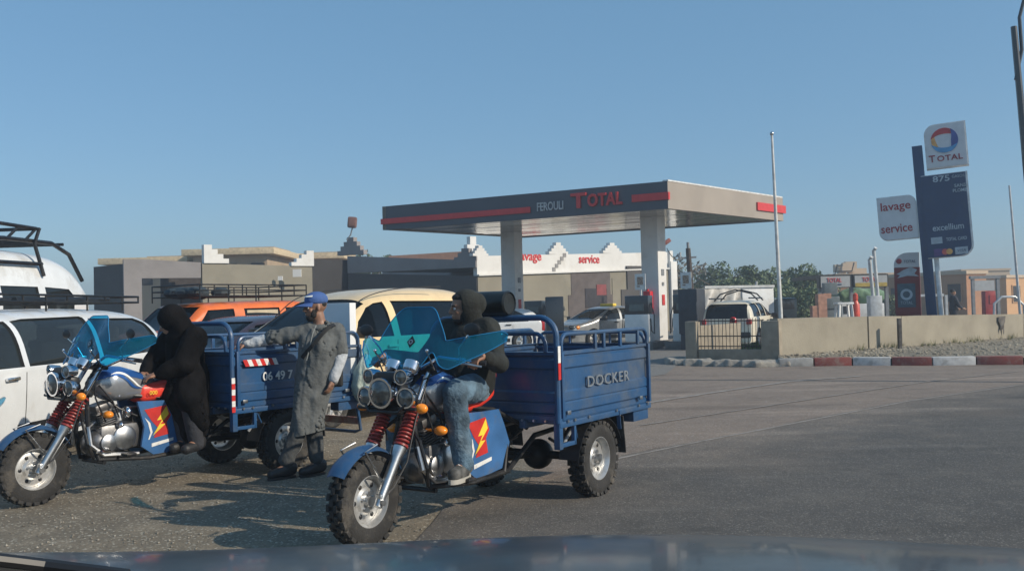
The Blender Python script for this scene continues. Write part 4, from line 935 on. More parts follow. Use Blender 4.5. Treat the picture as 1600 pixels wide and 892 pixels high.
def make_car(name, label, cat, loc, rot, sp, group=None):
    t = thing(name, label, cat, loc, rot, group)
    W, zb0, belt = sp['W'], sp.get('zb', .24), sp['belt']; prof = smooth_tab(sp['prof'], 2); xf, xr = prof[0][0], prof[-1][0]
    n = sp.get('n', 64); ex = sp.get('ex', 4.5); tum = sp.get('tum', .17)
    def hw(x):
        u = 2 * (x - (xf + xr) / 2) / (xf - xr); return W / 2 * (1 - .10 * abs(u) ** 4 - .08 * max(0, u) ** 8 - .06 * max(0, u) ** 2)
    def zt(x): return max(interp(prof, x), zb0 + .1)
    def zmid(x): return min(belt, zt(x) - .14)
    def sec(x, a):  # a 0..1 from the belt up over to the middle of the roof
        th = a * PI / 2; zm, z1 = zmid(x), zt(x); s = math.sin(th) ** (2 / ex); c = math.cos(th) ** (2 / ex) if a < 1 else 0
        z = zm + (z1 - zm) * s; h = hw(x) * (1 - tum * max(0, z - belt) / .55); return Vector((x, h * c, z))
    def side(x, z):
        zm, z1 = zmid(x), zt(x)
        if z <= zm: return hw(x) * (1 - .05 * ((zm - z) / (zm - zb0)) ** 2)
        s = min(1, (z - zm) / (z1 - zm)); th = math.asin(min(1, s ** (ex / 2))); return hw(x) * (1 - tum * max(0, z - belt) / .55) * math.cos(th) ** (2 / ex)
    A = [i / 10 for i in range(11)]; A = [0, .08, .16, .24, .32, .4, .48, .56, .64, .72, .8, .88, .94, 1]
    LZ = [0, .25, .5, .75, .95]
    def ring(x, off=0.):
        zm = zmid(x); pts = []
        for l_ in LZ:
            z = zb0 + (zm - zb0) * l_; pts.append(Vector((x, side(x, z) - off, z + (off if l_ == 0 else 0))))
        for a in A[:-1]:
            p = sec(x, a); pts.append(Vector((x, max(.001, p.y - off), p.z - off * (a ** 1.5))))
        pc = Vector((x, 0, zt(x) - off)); full = pts + [pc] + [Vector((p.x, -p.y, p.z)) for p in reversed(pts)]
        return full
    xs = [xf + (xr - xf) * (1 - math.cos(PI * i / n)) / 2 for i in range(n + 1)]
    xs = sorted(set([round(v, 4) for v in xs] + [round(p[0], 4) for p in sp['prof']]), reverse=True); xs = [x for i, x in enumerate(xs) if i == 0 or xs[i - 1] - x > .008]
    b = MB(); vs = []; rings = [ring(x) for x in xs]; k = len(rings[0])
    for r_ in rings: vs += r_
    fs = []
    for i in range(len(xs) - 1):
        for j in range(k): fs.append((i * k + j, i * k + (j + 1) % k, (i + 1) * k + (j + 1) % k, (i + 1) * k + j))
    fs += [tuple(range(k)), tuple(range((len(xs) - 1) * k, len(xs) * k))[::-1]]
    b._add(vs, fs); body = b.build('body', [sp['paint'], M['interior']], t, sharp=40)
    md = body.modifiers.new('s', 'SOLIDIFY'); md.thickness = .03; md.offset = -1; md.material_offset = 1; md.use_even_offset = False
    # cutters
    cut = MB()
    for poly in sp['wins']:
        pp = poly; cut.prism(pp, lambda a, c, d: Vector((a, d, c)), -W, W)
    for (x, r_) in [(w_, sp['wr'] * 1.16) for w_ in sp['wheels']]:
        for s in (-1, 1): cut.cyl((x, s * (W / 2 - .32), sp['wr'] * 1.02), (x, s * (W / 2 + .3), sp['wr'] * 1.02), r_, n=32)
    for key, sgn in (('front', 1), ('rear', -1)):
        if key in sp:
            z0, z1, w0, w1, xa, xb = sp[key]
            cut.prism([(-w0, z0), (w0, z0), (w1, z1), (-w1, z1)], lambda a, c, d: Vector((d, a, c)), xa, xb)
    bmesh.ops.recalc_face_normals(cut.bm, faces=cut.bm.faces)
    co_ = cut.build('cutter', M['interior'], t); bo = body.modifiers.new('b', 'BOOLEAN'); bo.object = co_; bo.operation = 'DIFFERENCE'; bo.solver = 'EXACT'; bo.use_self = True; bo.material_mode = 'INDEX'
    bpy.context.view_layer.update(); realize(body); bpy.data.objects.remove(co_)
    me = body.data
    while len(me.materials) > 2: me.materials.pop()
    if len(me.materials) < 2: me.materials.append(M['interior'])
    bm = bmesh.new(); bm.from_mesh(me)
    for e in bm.edges: e.smooth = len(e.link_faces) == 2 and e.calc_face_angle(0) < R(30)
    for f in bm.faces: f.smooth = True
    bm.to_mesh(me); bm.free()
    # glass: a second skin just inside the paint, one pane per opening
    gm = sp.get('glass', M['carglass'])
    def pane(test, name):
        g = MB(); vs = []; rr = [ring(x, .022) for x in xs]
        for r_ in rr: vs += r_
        keep = []
        for i in range(len(xs) - 1):
            for j in range(k - 1):
                q = (i * k + j, i * k + j + 1, (i + 1) * k + j + 1, (i + 1) * k + j); c = sum((vs[w_] for w_ in q), Vector()) / 4
                if test(c): keep.append(q)
        if not keep: return
        g._add(vs, keep); lo = [v for v in g.bm.verts if not v.link_faces]; bmesh.ops.delete(g.bm, geom=lo, context='VERTS'); g.build(name, gm, t, sharp=60)
    for poly in sp['wins']:
        x0, x1 = min(p[0] for p in poly) - .09, max(p[0] for p in poly) + .09; z0, z1 = min(p[1] for p in poly) - .09, max(p[1] for p in poly) + .06
        for s in (-1, 1): pane(lambda c: x0 < c.x < x1 and z0 < c.z < z1 and c.y * s > hw(c.x) * .5, 'side_window')
    if 'front' in sp:
        z0, z1, w0, w1, xa, xb = sp['front']; pane(lambda c: c.x > xa and z0 - .08 < c.z < z1 + .06 and abs(c.y) < w0 + .1, 'windscreen')
    if 'rear' in sp:
        z0, z1, w0, w1, xa, xb = sp['rear']; pane(lambda c: c.x < xb and z0 - .08 < c.z < z1 + .06 and abs(c.y) < w0 + .1, 'rear_window')
    for x in sp['wheels']:
        for s in (-1, 1): make_wheel(t, x, s * (W / 2 - .12), sp['wr'], .2, sp.get('rim'), sp.get('spokes', 5))
    b = MB(); b.box(((xf + xr) / 2, 0, zb0 + .08), (xf - xr - .3, W - .45, .1)); b.build('floor', M['interior'], t)
    for sx_ in sp.get('seats', []):
        for s in (-1, 1):
            b = MB(); b.box((sx_, s * .38, .62), (.5, .5, .18), None, .05); b.box((sx_ - .27, s * .38, .9), (.14, .48, .6), Matrix.Rotation(-.18, 4, 'Y'), .06); b.box((sx_ - .33, s * .38, 1.26), (.09, .26, .17), None, .04); b.build('seat', M['seatcloth'], t)
    # doors seams, handles, lamps
    for x in sp.get('seams', []):
        b = MB(); zs = [zb0 + .12 + (belt - zb0 - .16) * i / 8 for i in range(9)]
        for s in (-1, 1): b.tube([(x, s * (side(x, z) + .001), z) for z in zs], .004, 4)
        b.build('door_seam', M['black'], t)
    for x, z in sp.get('handles', []):
        for s in (-1, 1):
            b = MB(); b.box((x, s * (side(x, z) + .02), z), (.2, .03, .035), None, .012); b.build('door_handle', sp.get('hm', sp['paint']), t)
    if 'mould' in sp:
        z0, z1 = sp['mould']
        for s in (-1, 1):
            b = MB()
            for x0, x1 in sp['mspan']:
                b.grid(lambda u, v: (x0 + (x1 - x0) * u, s * (side(x0 + (x1 - x0) * u, z0 + (z1 - z0) * v) + .008), z0 + (z1 - z0) * v), 24, 2)
            b.build('side_moulding', sp.get('mouldm', M['black']), t, solid=.012)
    hl = sp.get('hl', (.72, .16, .09, .1))
    for s in (-1, 1):
        b = MB(); x = xf - hl[3]; b.ell((x, s * (hw(x) - .17), hl[0]), (.12, hl[1], hl[2])); o = b.build('headlight', M['lens'], t)
        b = MB(); x = xf - hl[3] - .14; b.ell((x, s * (side(x, hl[0]) - .035), hl[0] - .01), (.10, .05, hl[2] * .8)); b.build('indicator', M['orange_lens'], o)
        b = MB(); x = xr + .04; b.box((x, s * (hw(x) - .07), sp.get('tl', .85)), (.12, .16, sp.get('tlh', .35)), None, .03); b.build('tail_light', M['red_lens'], t)
        b = MB(); xm = sp.get('mir', None)
        if xm:
            y = side(xm, belt + .05); b.box((xm, s * (y + .14), belt + .08), (.1, .2, .15), None, .04); b.beam((xm, s * (y - .01), belt + .02), (xm, s * (y + .08), belt + .05), .05, .04); b.build('mirror', sp.get('mirm', M['black']), t)
    b = MB(); b.box((xf - .05, 0, .45), (.14, W * .84, .2), None, .06); b.build('bumper', sp.get('bump', M['black']), t)
    b = MB(); b.box((xr + .05, 0, .45), (.14, W * .88, .2), None, .06); b.build('bumper', sp.get('bump', M['black']), t)
    t['_'] = 0; del t['_']
    return t, side, zt
def roof_rack(parent, x0, x1, w, z, h=.14, bars=6, m_=None, bent=False, name='roof_rack', rails=2):
    m_ = m_ or M['blackm']; b = MB()
    for lv in range(rails):
        zz = z + .08 + h * lv
        for s in (-1, 1): b.tube([(x0, s * w, zz), (x1, s * w, zz)], .014, 6)
        for x in (x0, x1): b.tube([(x, -w, zz), (x, w, zz)], .014, 6)
    for i in range(bars):
        x = x0 + (x1 - x0) * i / (bars - 1); b.tube([(x, -w, z + .08), (x, w, z + .08)], .014, 6)
        for s in (-1, 1): b.tube([(x, s * w, z - .02 if i % 2 == 0 else z + .08), (x, s * w, z + .08 + h * (rails - 1))], .012, 6)
    return b.build(name, m_, parent)
# --- white minivan on the left, nose towards us
mv = dict(W=1.8, belt=.99, zb=.26, prof=[(2.95, .5), (2.92, .72), (2.75, .88), (2.4, 1.0), (1.75, 1.44), (1.2, 1.535), (.8, 1.56), (-.3, 1.575), (-1.4, 1.55), (-1.9, 1.47), (-2.08, 1.3), (-2.2, .95), (-2.22, .5)],
    paint=M['carwhite'], wheels=(2.05, -1.35), wr=.32, seats=(1.0, -.1, -1.1), seams=(1.18, -.3), handles=((1.42, .90), (-.12, .92)), hm=M['chrome'], mould=(.36, .46), mspan=((1.3, -.9),), bump=M['carwhite'],
    wins=[[(1.20, 1.0), (2.4, 1.0), (2.1, 1.25), (1.75, 1.42), (1.2, 1.44)], [(1.12, 1.0), (1.12, 1.44), (.9, 1.46), (-.2, 1.475), (-.24, 1.46), (-.24, 1.0)], [(-.33, 1.0), (-.33, 1.45), (-1.5, 1.44), (-1.72, 1.38), (-1.86, 1.22), (-1.84, 1.08), (-1.7, 1.02)]],
    front=(1.02, 1.44, .72, .6, 1.5, 3.5), rear=(1.05, 1.42, .66, .56, -3, -1.95))
rearc = Vector((X(269, 12.6, 1.2), 12.6, 0)); h0 = Vector((-.07, -1, 0)).normalized(); l0 = Vector((-h0.y, h0.x, 0))
cmv = rearc + h0 * 2.2 - l0 * .86
t, sdf, ztf = make_car('minivan', 'white minivan at the left edge with black roof rack and dark quarter window', 'minivan', cmv, math.atan2(h0.y, h0.x), mv)
roof_rack(t, 1.2, -1.75, .62, 1.555, .07, 8)
b = MB(); b.tube([(.9, -.45, 1.66), (-1.2, -.45, 1.7), (-1.6, -.3, 1.67)], .03, 6); b.tube([(.4, .3, 1.66), (-1.5, .35, 1.68)], .035, 6); b.build('rack_slats', M['blackm'], t)
b = MB()
zz = .62
b.prism([(1.75, .62), (2.1, .60), (2.3, .66), (2.0, .7), (1.9, .78), (1.8, .7)], lambda a, c, d: Vector((a, d, c)), sdf(2, .65) - .02, sdf(1.9, .65) + .004); b.build('blue_sticker', M['tankblue'], t)
# --- tall white van behind it
wv = dict(W=1.95, belt=1.72, zb=.35, ex=5, tum=.12, prof=[(2.6, .6), (2.55, 1.0), (2.3, 1.2), (1.9, 1.35), (1.3, 2.05), (.9, 2.3), (.2, 2.42), (-1.6, 2.42), (-2.2, 2.3), (-2.48, 1.95), (-2.56, 1.5), (-2.6, .6)], paint=M['carwhite'], wheels=(1.75, -1.55), wr=.34,
    wins=[[(.9, 1.45), (.9, 1.88), (-.2, 1.9), (-.2, 1.45)], [(-.32, 1.45), (-.32, 1.9), (-1.15, 1.9), (-1.15, 1.45)], [(-1.32, 1.45), (-1.32, 1.9), (-1.95, 1.88), (-2.05, 1.8), (-2.05, 1.45)]], glass=M['carglass'], seats=(.6, -.6), hl=(.9, .16, .1, .1), mir=1.5)
e = Vector((X(146, 14.6, 1.8), 14.6, 0)); h1 = Vector((-.1, -1, 0)).normalized(); l1 = Vector((-h1.y, h1.x, 0)); cw = e + h1 * 2.55 - l1 * .95
t, sdf, ztf = make_car('high_roof_van', 'tall white van with tubular roof rack behind the minivan', 'van', cw, math.atan2(h1.y, h1.x), wv)
b = MB()
for s in (-1, 1):
    b.tube([(1.2, s * .8, 2.42), (-.6, s * .8, 2.54), (-1.7, s * .8, 2.54), (-2.15, s * .8, 2.4), (-2.5, s * .8, 2.02)], .03, 8)
    b.tube([(.2, s * .8, 2.74), (-1.35, s * .8, 2.72)], .026, 8)
    for x in (.2, -.5, -.95, -1.35): b.tube([(x + .3, s * .8, 2.52), (x, s * .8, 2.73)], .02, 6)
    b.tube([(-1.35, s * .84, 2.72), (-1.2, s * .86, 2.5), (-1.3, s * .93, 2.05)], .028, 6)
    b.tube([(1.2, s * .9, 2.2), (-1.3, s * .9, 2.22)], .028, 6)
for x in (.8, .5, .2, -.1, -.4, -.7, -1.0, -1.35, -1.7, -2.0): b.tube([(x, -.8, 2.54), (x, .8, 2.54)], .025, 6)
b.tube([(.2, -.8, 2.74), (.2, .8, 2.74)], .026, 8); b.tube([(-1.35, -.8, 2.72), (-1.35, .8, 2.72)], .026, 8)
b.build('roof_rack', M['blackm'], t)
# --- cream van
hc = Vector((-.53, -.85, 0)).normalized(); lc = Vector((-hc.y, hc.x, 0))
Ap = Vector((X(557, 12.4, 1.2), 12.4, 0)); cc = Ap - hc * .95 - lc * .86
cv = dict(W=1.76, belt=1.10, zb=.26, ex=4.5, tum=.17, prof=[(2.15, .5), (2.12, .76), (1.95, .93), (1.45, 1.06), (.72, 1.56), (.35, 1.70), (-.3, 1.78), (-1.4, 1.79), (-1.95, 1.73), (-2.1, 1.5), (-2.16, 1.0), (-2.18, .5)], paint=M['cream'], wheels=(1.4, -1.35), wr=.31,
    wins=[[(.98, 1.11), (.84, 1.32), (.58, 1.5), (.4, 1.56), (.22, 1.58), (.20, 1.11)], [(.06, 1.11), (.06, 1.59), (-1.75, 1.58), (-1.85, 1.5), (-1.88, 1.11)]], front=(1.08, 1.64, .74, .62, .55, 3), rear=(1.08, 1.55, .68, .6, -3, -1.95), glass=M['darkglass'],
    seats=(.2, -.8), seams=(.98, .13, -.85), handles=((.25, .98),), hl=(.78, .17, .11, .12), mir=.95, bump=M['cream'])
t, sdf, ztf = make_car('cream_van', 'cream panel van behind the rider and the standing man', 'van', cc, math.atan2(hc.y, hc.x), cv)
for s in (-1, 1):
    b = MB(); b.tube([(.95 - .1 * i, s * (.60 + .012 * i), ztf(.95 - .1 * i) + .004) for i in range(20)], .007, 5); b.build('roof_gutter', M['black'], t)
# --- orange 4x4
ho = Vector((-.60, -.80, 0)).normalized(); lo_ = Vector((-ho.y, ho.x, 0)); Ao = Vector((X(311, 16.6, 1.2), 16.6, 0)); coo = Ao - ho * .62 - lo_ * .78
ov = dict(W=1.68, belt=1.20, zb=.4, ex=6, tum=.10, prof=[(1.95, .6), (1.93, 1.0), (1.8, 1.10), (1.0, 1.16), (.55, 1.60), (.4, 1.68), (-1.75, 1.72), (-1.92, 1.66), (-2.02, 1.2), (-2.05, .6)], paint=M['carorange'], wheels=(1.35, -1.25), wr=.36,
    wins=[[(.72, 1.2), (.42, 1.54), (-.12, 1.56), (-.12, 1.2)], [(-.34, 1.2), (-.34, 1.56), (-1.15, 1.57), (-1.15, 1.2)], [(-1.3, 1.2), (-1.3, 1.57), (-1.8, 1.56), (-1.8, 1.2)]], front=(1.2, 1.6, .70, .64, .4, 3), rear=(1.2, 1.58, .65, .6, -3, -1.85), glass=M['darkglass'], seats=(0., -.9), seams=(.72, -.23), mir=.7)
t, sdf, ztf = make_car('orange_offroader', 'boxy orange car with long black roof rack between the white minivan and cream van', 'car', coo, math.atan2(ho.y, ho.x), ov)
roof_rack(t, .55, -1.85, .72, 1.71, .1, 9, rails=3)
b = MB(); b.box((-.76, .76, 1.38), (.7, .02, .3)); b.build('beige_curtain', mat('curtain_beige', (.5, .42, .3), .9), t)
b = MB(); rn = random.Random(4)
for _ in range(9): 
    q = Vector((rn.uniform(-.25, .5), rn.uniform(-.3, .6), 1.86)); b.ell(q, (rn.uniform(.12, .28), rn.uniform(.1, .25), rn.uniform(.07, .13)), Matrix.Rotation(rn.uniform(0, 3), 3, 'Z'), 10, 7)
b.T = None; o = b.build('tarpaulin_bundle', mat('slate_tarpaulin', (.03, .045, .055), .7, bump=.5, bscale=12)); 
o.location = coo; o.rotation_euler = (0, 0, math.atan2(ho.y, ho.x)); tag(o, 'dark slate tarpaulin bundle on the front of the orange car roof rack', 'bundle')
# --- dark maroon saloon
cdk = Vector((X(392, 14.6, 1.2), 15.1, 0)) - lc * .35
dk = dict(W=1.7, belt=.98, zb=.22, prof=[(2.1, .5), (2.08, .74), (1.9, .86), (1.05, .98), (.35, 1.38), (-.1, 1.44), (-.8, 1.42), (-1.5, 1.1), (-2.05, 1.02), (-2.1, .5)], paint=M['maroon'], wheels=(1.35, -1.25), wr=.3,
    wins=[[(.9, .98), (.38, 1.28), (-.05, 1.34), (-.05, .98)], [(-.14, .98), (-.14, 1.34), (-.7, 1.32), (-1.15, 1.08), (-1.15, .98)]], front=(.98, 1.34, .68, .56, .3, 3), glass=M['darkglass'], seats=(0.1, -.7), seams=(-.1,))
t, sdf, ztf = make_car('dark_saloon', 'dark maroon saloon mostly hidden behind the standing man and the blue cargo bed', 'car', cdk, math.atan2(hc.y, hc.x), dk)
# --- cars at the pumps
hatch = dict(W=1.7, belt=.93, zb=.22, n=40, prof=[(2.0, .5), (1.98, .72), (1.8, .85), (1.15, .98), (.45, 1.38), (0, 1.46), (-1.2, 1.45), (-1.7, 1.34), (-1.95, .98), (-2.0, .5)], paint=M['carwhite'], wheels=(1.25, -1.2), wr=.31,
    wins=[[(1.0, .96), (.45, 1.28), (.1, 1.36), (.1, .96)], [(0, .96), (0, 1.37), (-1.0, 1.36), (-1.35, 1.2), (-1.45, .98)]], front=(.98, 1.36, .66, .56, .4, 3), rear=(1.0, 1.34, .6, .52, -3, -1.6), glass=M['carglass'], seats=(.1, -.7), seams=(.95, .05, -.9), handles=((.2, .86), (-.75, .88)), hm=M['black'], mould=(.3, .42), mspan=((.8, -.8),), tlh=.4, mir=.85)
hs = Vector((-.985, -.17, 0)).normalized(); ls = Vector((-hs.y, hs.x, 0)); p = G(822, 547); 
make_car('white_hatchback', 'white hatchback under the canopy seen over the blue cargo bed', 'car', p + hs * 1.35 - ls * .75 + Vector((0, .0, 0)), math.atan2(hs.y, hs.x), hatch)
tx_ = dict(hatch); tx_['paint'] = M['silver']; tx_['prof'] = [(2.1, .5), (2.08, .7), (1.9, .82), (1.15, .96), (.4, 1.36), (0, 1.44), (-.8, 1.43), (-1.5, 1.1), (-2.05, 1.0), (-2.1, .5)]; tx_['wins'] = [[(1.0, .96), (.42, 1.27), (0, 1.35), (0, .96)], [(-.1, .96), (-.1, 1.35), (-.7, 1.33), (-1.2, 1.06), (-1.2, .96)]]; tx_['rear'] = (1.05, 1.36, .6, .5, -3, -1.0)
hs = Vector((-.80, -.60, 0)); ls = Vector((-hs.y, hs.x, 0)); p = G(925, 543)
tt, a_, b_ = make_car('silver_taxi', 'silver saloon with yellow roof sign stopped beside the right pillar', 'taxi', p - hs * 1.3 - ls * .75, math.atan2(hs.y, hs.x), tx_)
b = MB(); b.box((-.2, 0, 1.48), (.18, .7, .09), None, .03); b.build('roof_sign', M['yellow'], tt)
# --- cream estate car behind the fence
hs = Vector((.25, .97, 0)).normalized(); p = Vector((X(1158, 31.5), 31.5, 0)); est = dict(hatch); est['paint'] = mat('pale_cream_paint', (.72, .66, .52), .38, coat=.4, var=.04); est['prof'] = [(2.1, .5), (2.08, .75), (1.9, .92), (1.1, 1.02), (.5, 1.44), (0, 1.52), (-1.5, 1.5), (-1.95, 1.4), (-2.1, 1.0), (-2.15, .5)]; est['rear'] = (.95, 1.4, .66, .6, -3, -1.75); est['glass'] = M['darkglass']; est['tlh'] = .16
est['wins'] = [[(1.0, 1.0), (.5, 1.32), (.1, 1.42), (.1, 1.0)], [(0, 1.0), (0, 1.42), (-.8, 1.42), (-.8, 1.0)], [(-.9, 1.0), (-.9, 1.42), (-1.7, 1.38), (-1.8, 1.0)]]
hs = Vector((.42, .9, 0)).normalized()
tt, a_, b_ = make_car('estate_car', 'cream estate car with roof rack seen through the iron railing', 'car', p, math.atan2(hs.y, hs.x), est)
b = MB()
for x in (.3, -.6):
    b.tube([(x, -.7, 1.5), (x, -.5, 1.72), (x, 0, 1.86), (x, .5, 1.72), (x, .7, 1.5)], .025, 6)
for s in (-1, 1): b.tube([(.5, s * .62, 1.58), (-1.6, s * .62, 1.58)], .025, 6)
b.build('roof_rack', M['blackm'], tt)
b = MB(); b.lathe([(0, .02), (0, .08), (-.04, .11), (-.1, .11), (-.14, .08)], (-2.17, -.25, .9), (1, 0, 0), 20); b.build('red_emblem_disc', M['red_lens'], tt)
# --- white curtain sided truck
Yt = 40.; xt0, xt1 = X(1095, Yt, 2), X(1206, Yt, 2); zt0 = P(1150, 449, Yt).z; tk = thing('box_truck', 'white box truck with torn curtain side parked beyond the railing', 'truck', ((xt0 + xt1) / 2 - .3, Yt + 1.2, 0), R(24)); wT = (xt1 - xt0) * 1.2
b = MB(); b.box((wT * .27, 0, (.95 + zt0) / 2), (wT * .46, 2.3, zt0 - .95), None, .02); b.build('box_body', M['carwhite'], tk)
b = MB(); b.box((-wT * .23, .3, (.95 + zt0) / 2), (wT * .54, 1.7, zt0 - .97)); b.build('inner_body', M['grey'], tk)
def curt(u, v):
    x = -wT * .5 + wT * .52 * u; top = zt0 - .03; z = top - (top - 1.15) * v * (1 - .12 * abs(math.sin(u * 7))); return (x + .25 * (1 - v) * 0 - .3 * v * (1 - u), -1.18 + .26 * math.sin(u * 20 + v * 3.5) * v, z)
b = MB(); b.grid(curt, 48, 12); b.build('curtain', mat('curtain_white', (.62, .6, .56), .6), tk, solid=.01)
b = MB(); b.box((0, -1.17, zt0 + .03), (wT, .1, .1)); b.cyl((wT * .28, -1, zt0), (wT * .28, -1, zt0 + .25), .05); b.build('top_rail', M['greyl'], tk)
b = MB(); b.box((0, 0, .8), (wT, .9, .22)); b.build('chassis', M['blackm'], tk)
b = MB(); b.box((wT / 2 + .75, 0, 1.0), (1.3, 2.0, 1.2), None, .12); cb = b.build('cab', mat('cab_teal', (.04, .07, .075), .4, coat=.4), tk)
b = MB(); b.box((wT / 2 + .8, -1.005, 1.3), (.8, .02, .4), None, .005); b.build('cab_window', M['darkcar'], cb)
for x in (-wT * .3, wT * .62):
    for s in (-1, 1): make_wheel(tk, x, s * .95, .45, .26, None, 0)
# white pickup with green load behind the wall
Yk = 44.; px0, px1 = X(1312, Yk), X(1372, Yk); pk = thing('loaded_pickup', 'white pickup carrying a tall green netted load under the sign band', 'pickup', ((px0 + px1) / 2, Yk, 0)); w_ = px1 - px0
zk = P(1350, 474, Yk).z
b = MB(); b.box((.2, 0, (.5 + zk) / 2), (w_ * .8, 1.6, zk - .5), None, .05); b.build('body', M['carwhite'], pk)
b = MB(); b.box((-.45 * w_, 0, zk * .6), (.7, 1.5, zk * .8), None, .15); cb = b.build('cab', M['carwhite'], pk)
b = MB(); b.box((-.42 * w_, -.755, zk * .78), (.4, .02, .35)); b.build('cab_window', M['darkcar'], cb)
for x in (-.35 * w_, .35 * w_):
    for s in (-1, 1): make_wheel(pk, x, s * .7, .32, .2, None, 0)
zq = P(1350, 449, Yk).z
ld = blob('green_load', [('e', (.1 + a * .4, 0, zk + (zq - zk) * h), (.55, .65, (zq - zk) * .42)) for a, h in ((-1.6, .4), (-.6, .55), (.4, .5), (1.4, .45), (-.1, .3), (.9, .3))], mat('green_net', (.10, .19, .11), .9, col2=(.2, .3, .2), scale=4), None, .08, 2, (.1, 2, 1))
ld.location = pk.location; tag(ld, 'pale green bulging netted load on the white pickup', 'load')
# dark car parts behind the wall
b = MB(); pdk = Vector((X(1232, 38), 38, 0))
# ================================================================== OUR OWN CAR'S BONNET AND WIPER
hoodm = mat('bonnet_paint', (.022, .027, .03), .3, coat=.28, spec=.25, var=.15, scale=5, dirt=(.07, .075, .075), dscale=3, dlo=.3, dhi=.9, rvar=.06)
oc = thing('own_car', 'dark glossy bonnet of the car the photo was taken from, along the bottom edge', 'car', (0, 0, 0))
EDG = [(-400, 872), (0, 868), (200, 868), (420, 862), (600, 852), (780, 844), (1000, 838.5), (1200, 842), (1400, 850), (1600, 863), (1900, 884)]
ep = [G(x, y, .93) for x, y in EDG]
def edge_y(x):
    if x <= ep[0].x: return ep[0].y
    for p, q in zip(ep, ep[1:]):
        if x <= q.x: return p.y + (q.y - p.y) * (x - p.x) / (q.x - p.x)
    return ep[-1].y
_edge = edge_y
def edge_y(x): return sum(_edge(x + k * .05) for k in range(-4, 5)) / 9
def hood(u, v):
    x = -1.3 + 2.6 * u + .0; x = ep[0].x + (ep[-1].x - ep[0].x) * u; ye = edge_y(x)
    if v < .7: t = v / .7; y = .75 + (ye - .75) * t; z = .93 + (ye - .75) * (.045 * (1 - t) + .035 * (1 - t * t) + .017 * (1 - t ** 7))
    else: t = (v - .7) / .3; y = ye + .32 * math.sin(t * PI / 2); z = .93 - .075 * math.sin(t * PI / 2) - .42 * (1 - math.cos(t * PI / 2))
    z += .010 * math.exp(-((x - .55) / .10) ** 2) * max(0, 1 - v / .7)
    return (x, y, z)
b = MB(); b.grid(hood, 80, 50); b.build('bonnet', hoodm, oc, sharp=60, solid=-.008)
b = MB(); b.box((ep[0].x * .5 + ep[-1].x * .5, 1.9, .3), (ep[-1].x - ep[0].x, .6, .25), None, .05); b.build('bumper', M['black'], oc)
b = MB(); pts = [P(-60, 868, .95), P(20, 877, .98), P(70, 883, 1.0), P(120, 889, 1.0), P(200, 899, 1.0)]; b.tube(pts, .007, 8)
for p, q in zip(pts, pts[1:]): b.beam(p + Vector((0, 0, -.012)), q + Vector((0, 0, -.012)), .006, .02)
b.build('wiper_blade', M['black'], oc)
# ================================================================== CARGO TRICYCLES
HLF = .5     # half track
def frame_from(front_px, rear_px):
    F, Rw = G(*front_px), G(*rear_px); d = Rw - F; L = d.length; WB = math.sqrt(L * L - HLF * HLF)
    th = math.atan2(d.y, d.x) + math.atan2(HLF, WB); back = Vector((math.cos(th), math.sin(th), 0)); fwd = -back; left = Vector((-fwd.y, fwd.x, 0))
    return Rw - left * HLF, math.atan2(fwd.y, fwd.x), WB, fwd, left
def knobby(parent, x, y, r, w, front=False):
    o = Vector((x, y, r)); s = 1 if y >= 0 else -1; R_ = r * .56
    b = MB()
    b.lathe([(-.42 * w, R_ + .012), (-.42 * w, R_), (-.2 * w, R_ * .9), (.0 * w, R_ * .86), (.2 * w, R_ * .9), (.42 * w, R_), (.42 * w, R_ + .012), (.36 * w, R_ + .002), (.2 * w, R_ * .93), (0, R_ * .9), (-.2 * w, R_ * .93), (-.36 * w, R_ + .002)], o, (0, 1, 0), 40, True)
    for q in ((1, -1) if front else (s,)):
        b.lathe([(q * .0 * w, R_ * .9), (q * .06 * w, R_ * .8), (q * .05 * w, R_ * .55), (q * .16 * w, R_ * .45), (q * .17 * w, R_ * .22), (q * .1 * w, .01)], o, (0, 1, 0), 40)
    rim = b.build('wheel', M['steel'], parent)
    b = MB()
    for q in ((1, -1) if front else (s,)):
        for k in range(6):
            a = 2 * PI * k / 6; d = Vector((math.cos(a), 0, math.sin(a))); b = MB()
            b.ell(o + d * R_ * .66 + Vector((0, q * .056 * w, 0)), (R_ * .1, .006, R_ * .1), None, 12, 6); b.build('rim_hole', M['blackm'], rim)
    b = MB()
    q = 1 if (front or s > 0) else -1
    b.cyl(o + Vector((0, -q * .3 * w, 0)), o + Vector((0, q * .42 * w, 0)), .05, .032, 18)
    for k in range(5):
        a = 2 * PI * k / 5 + .3; d = Vector((math.cos(a), 0, math.sin(a))); b.cyl(o + d * R_ * .33 + Vector((0, q * .1 * w, 0)), o + d * R_ * .33 + Vector((0, q * .27 * w, 0)), .011, n=6)
    b.build('hub', M['alu'], rim)
    b = MB(); b.lathe([(-.42 * w, R_ + .004), (-.5 * w, r * .74), (-.49 * w, r * .88), (-.38 * w, r * .955), (0, r * .97), (.38 * w, r * .955), (.49 * w, r * .88), (.5 * w, r * .74), (.42 * w, R_ + .004)], o, (0, 1, 0), 44)
    nb_ = 26
    for k in range(nb_):
        for row, off in ((-.36, 0), (-.12, .5), (.12, 0), (.36, .5)):
            a = 2 * PI * (k + off) / nb_; d = Vector((math.cos(a), 0, math.sin(a))); tt = Vector((-math.sin(a), 0, math.cos(a)))
            dd = (d + Vector((0, row * .55, 0))).normalized() if abs(row) > .3 else d
            c = o + d * r * (.955 if abs(row) > .3 else .975) + Vector((0, row * w * 1.08, 0)); nn = dd; ax = tt; bz = nn.cross(ax)
            b.box(c, (.045, w * .25, .028), Matrix((ax, bz, nn)).transposed().to_4x4(), .004)
    b.build('tyre', M['rubber'], rim, sharp=40)
    return rim
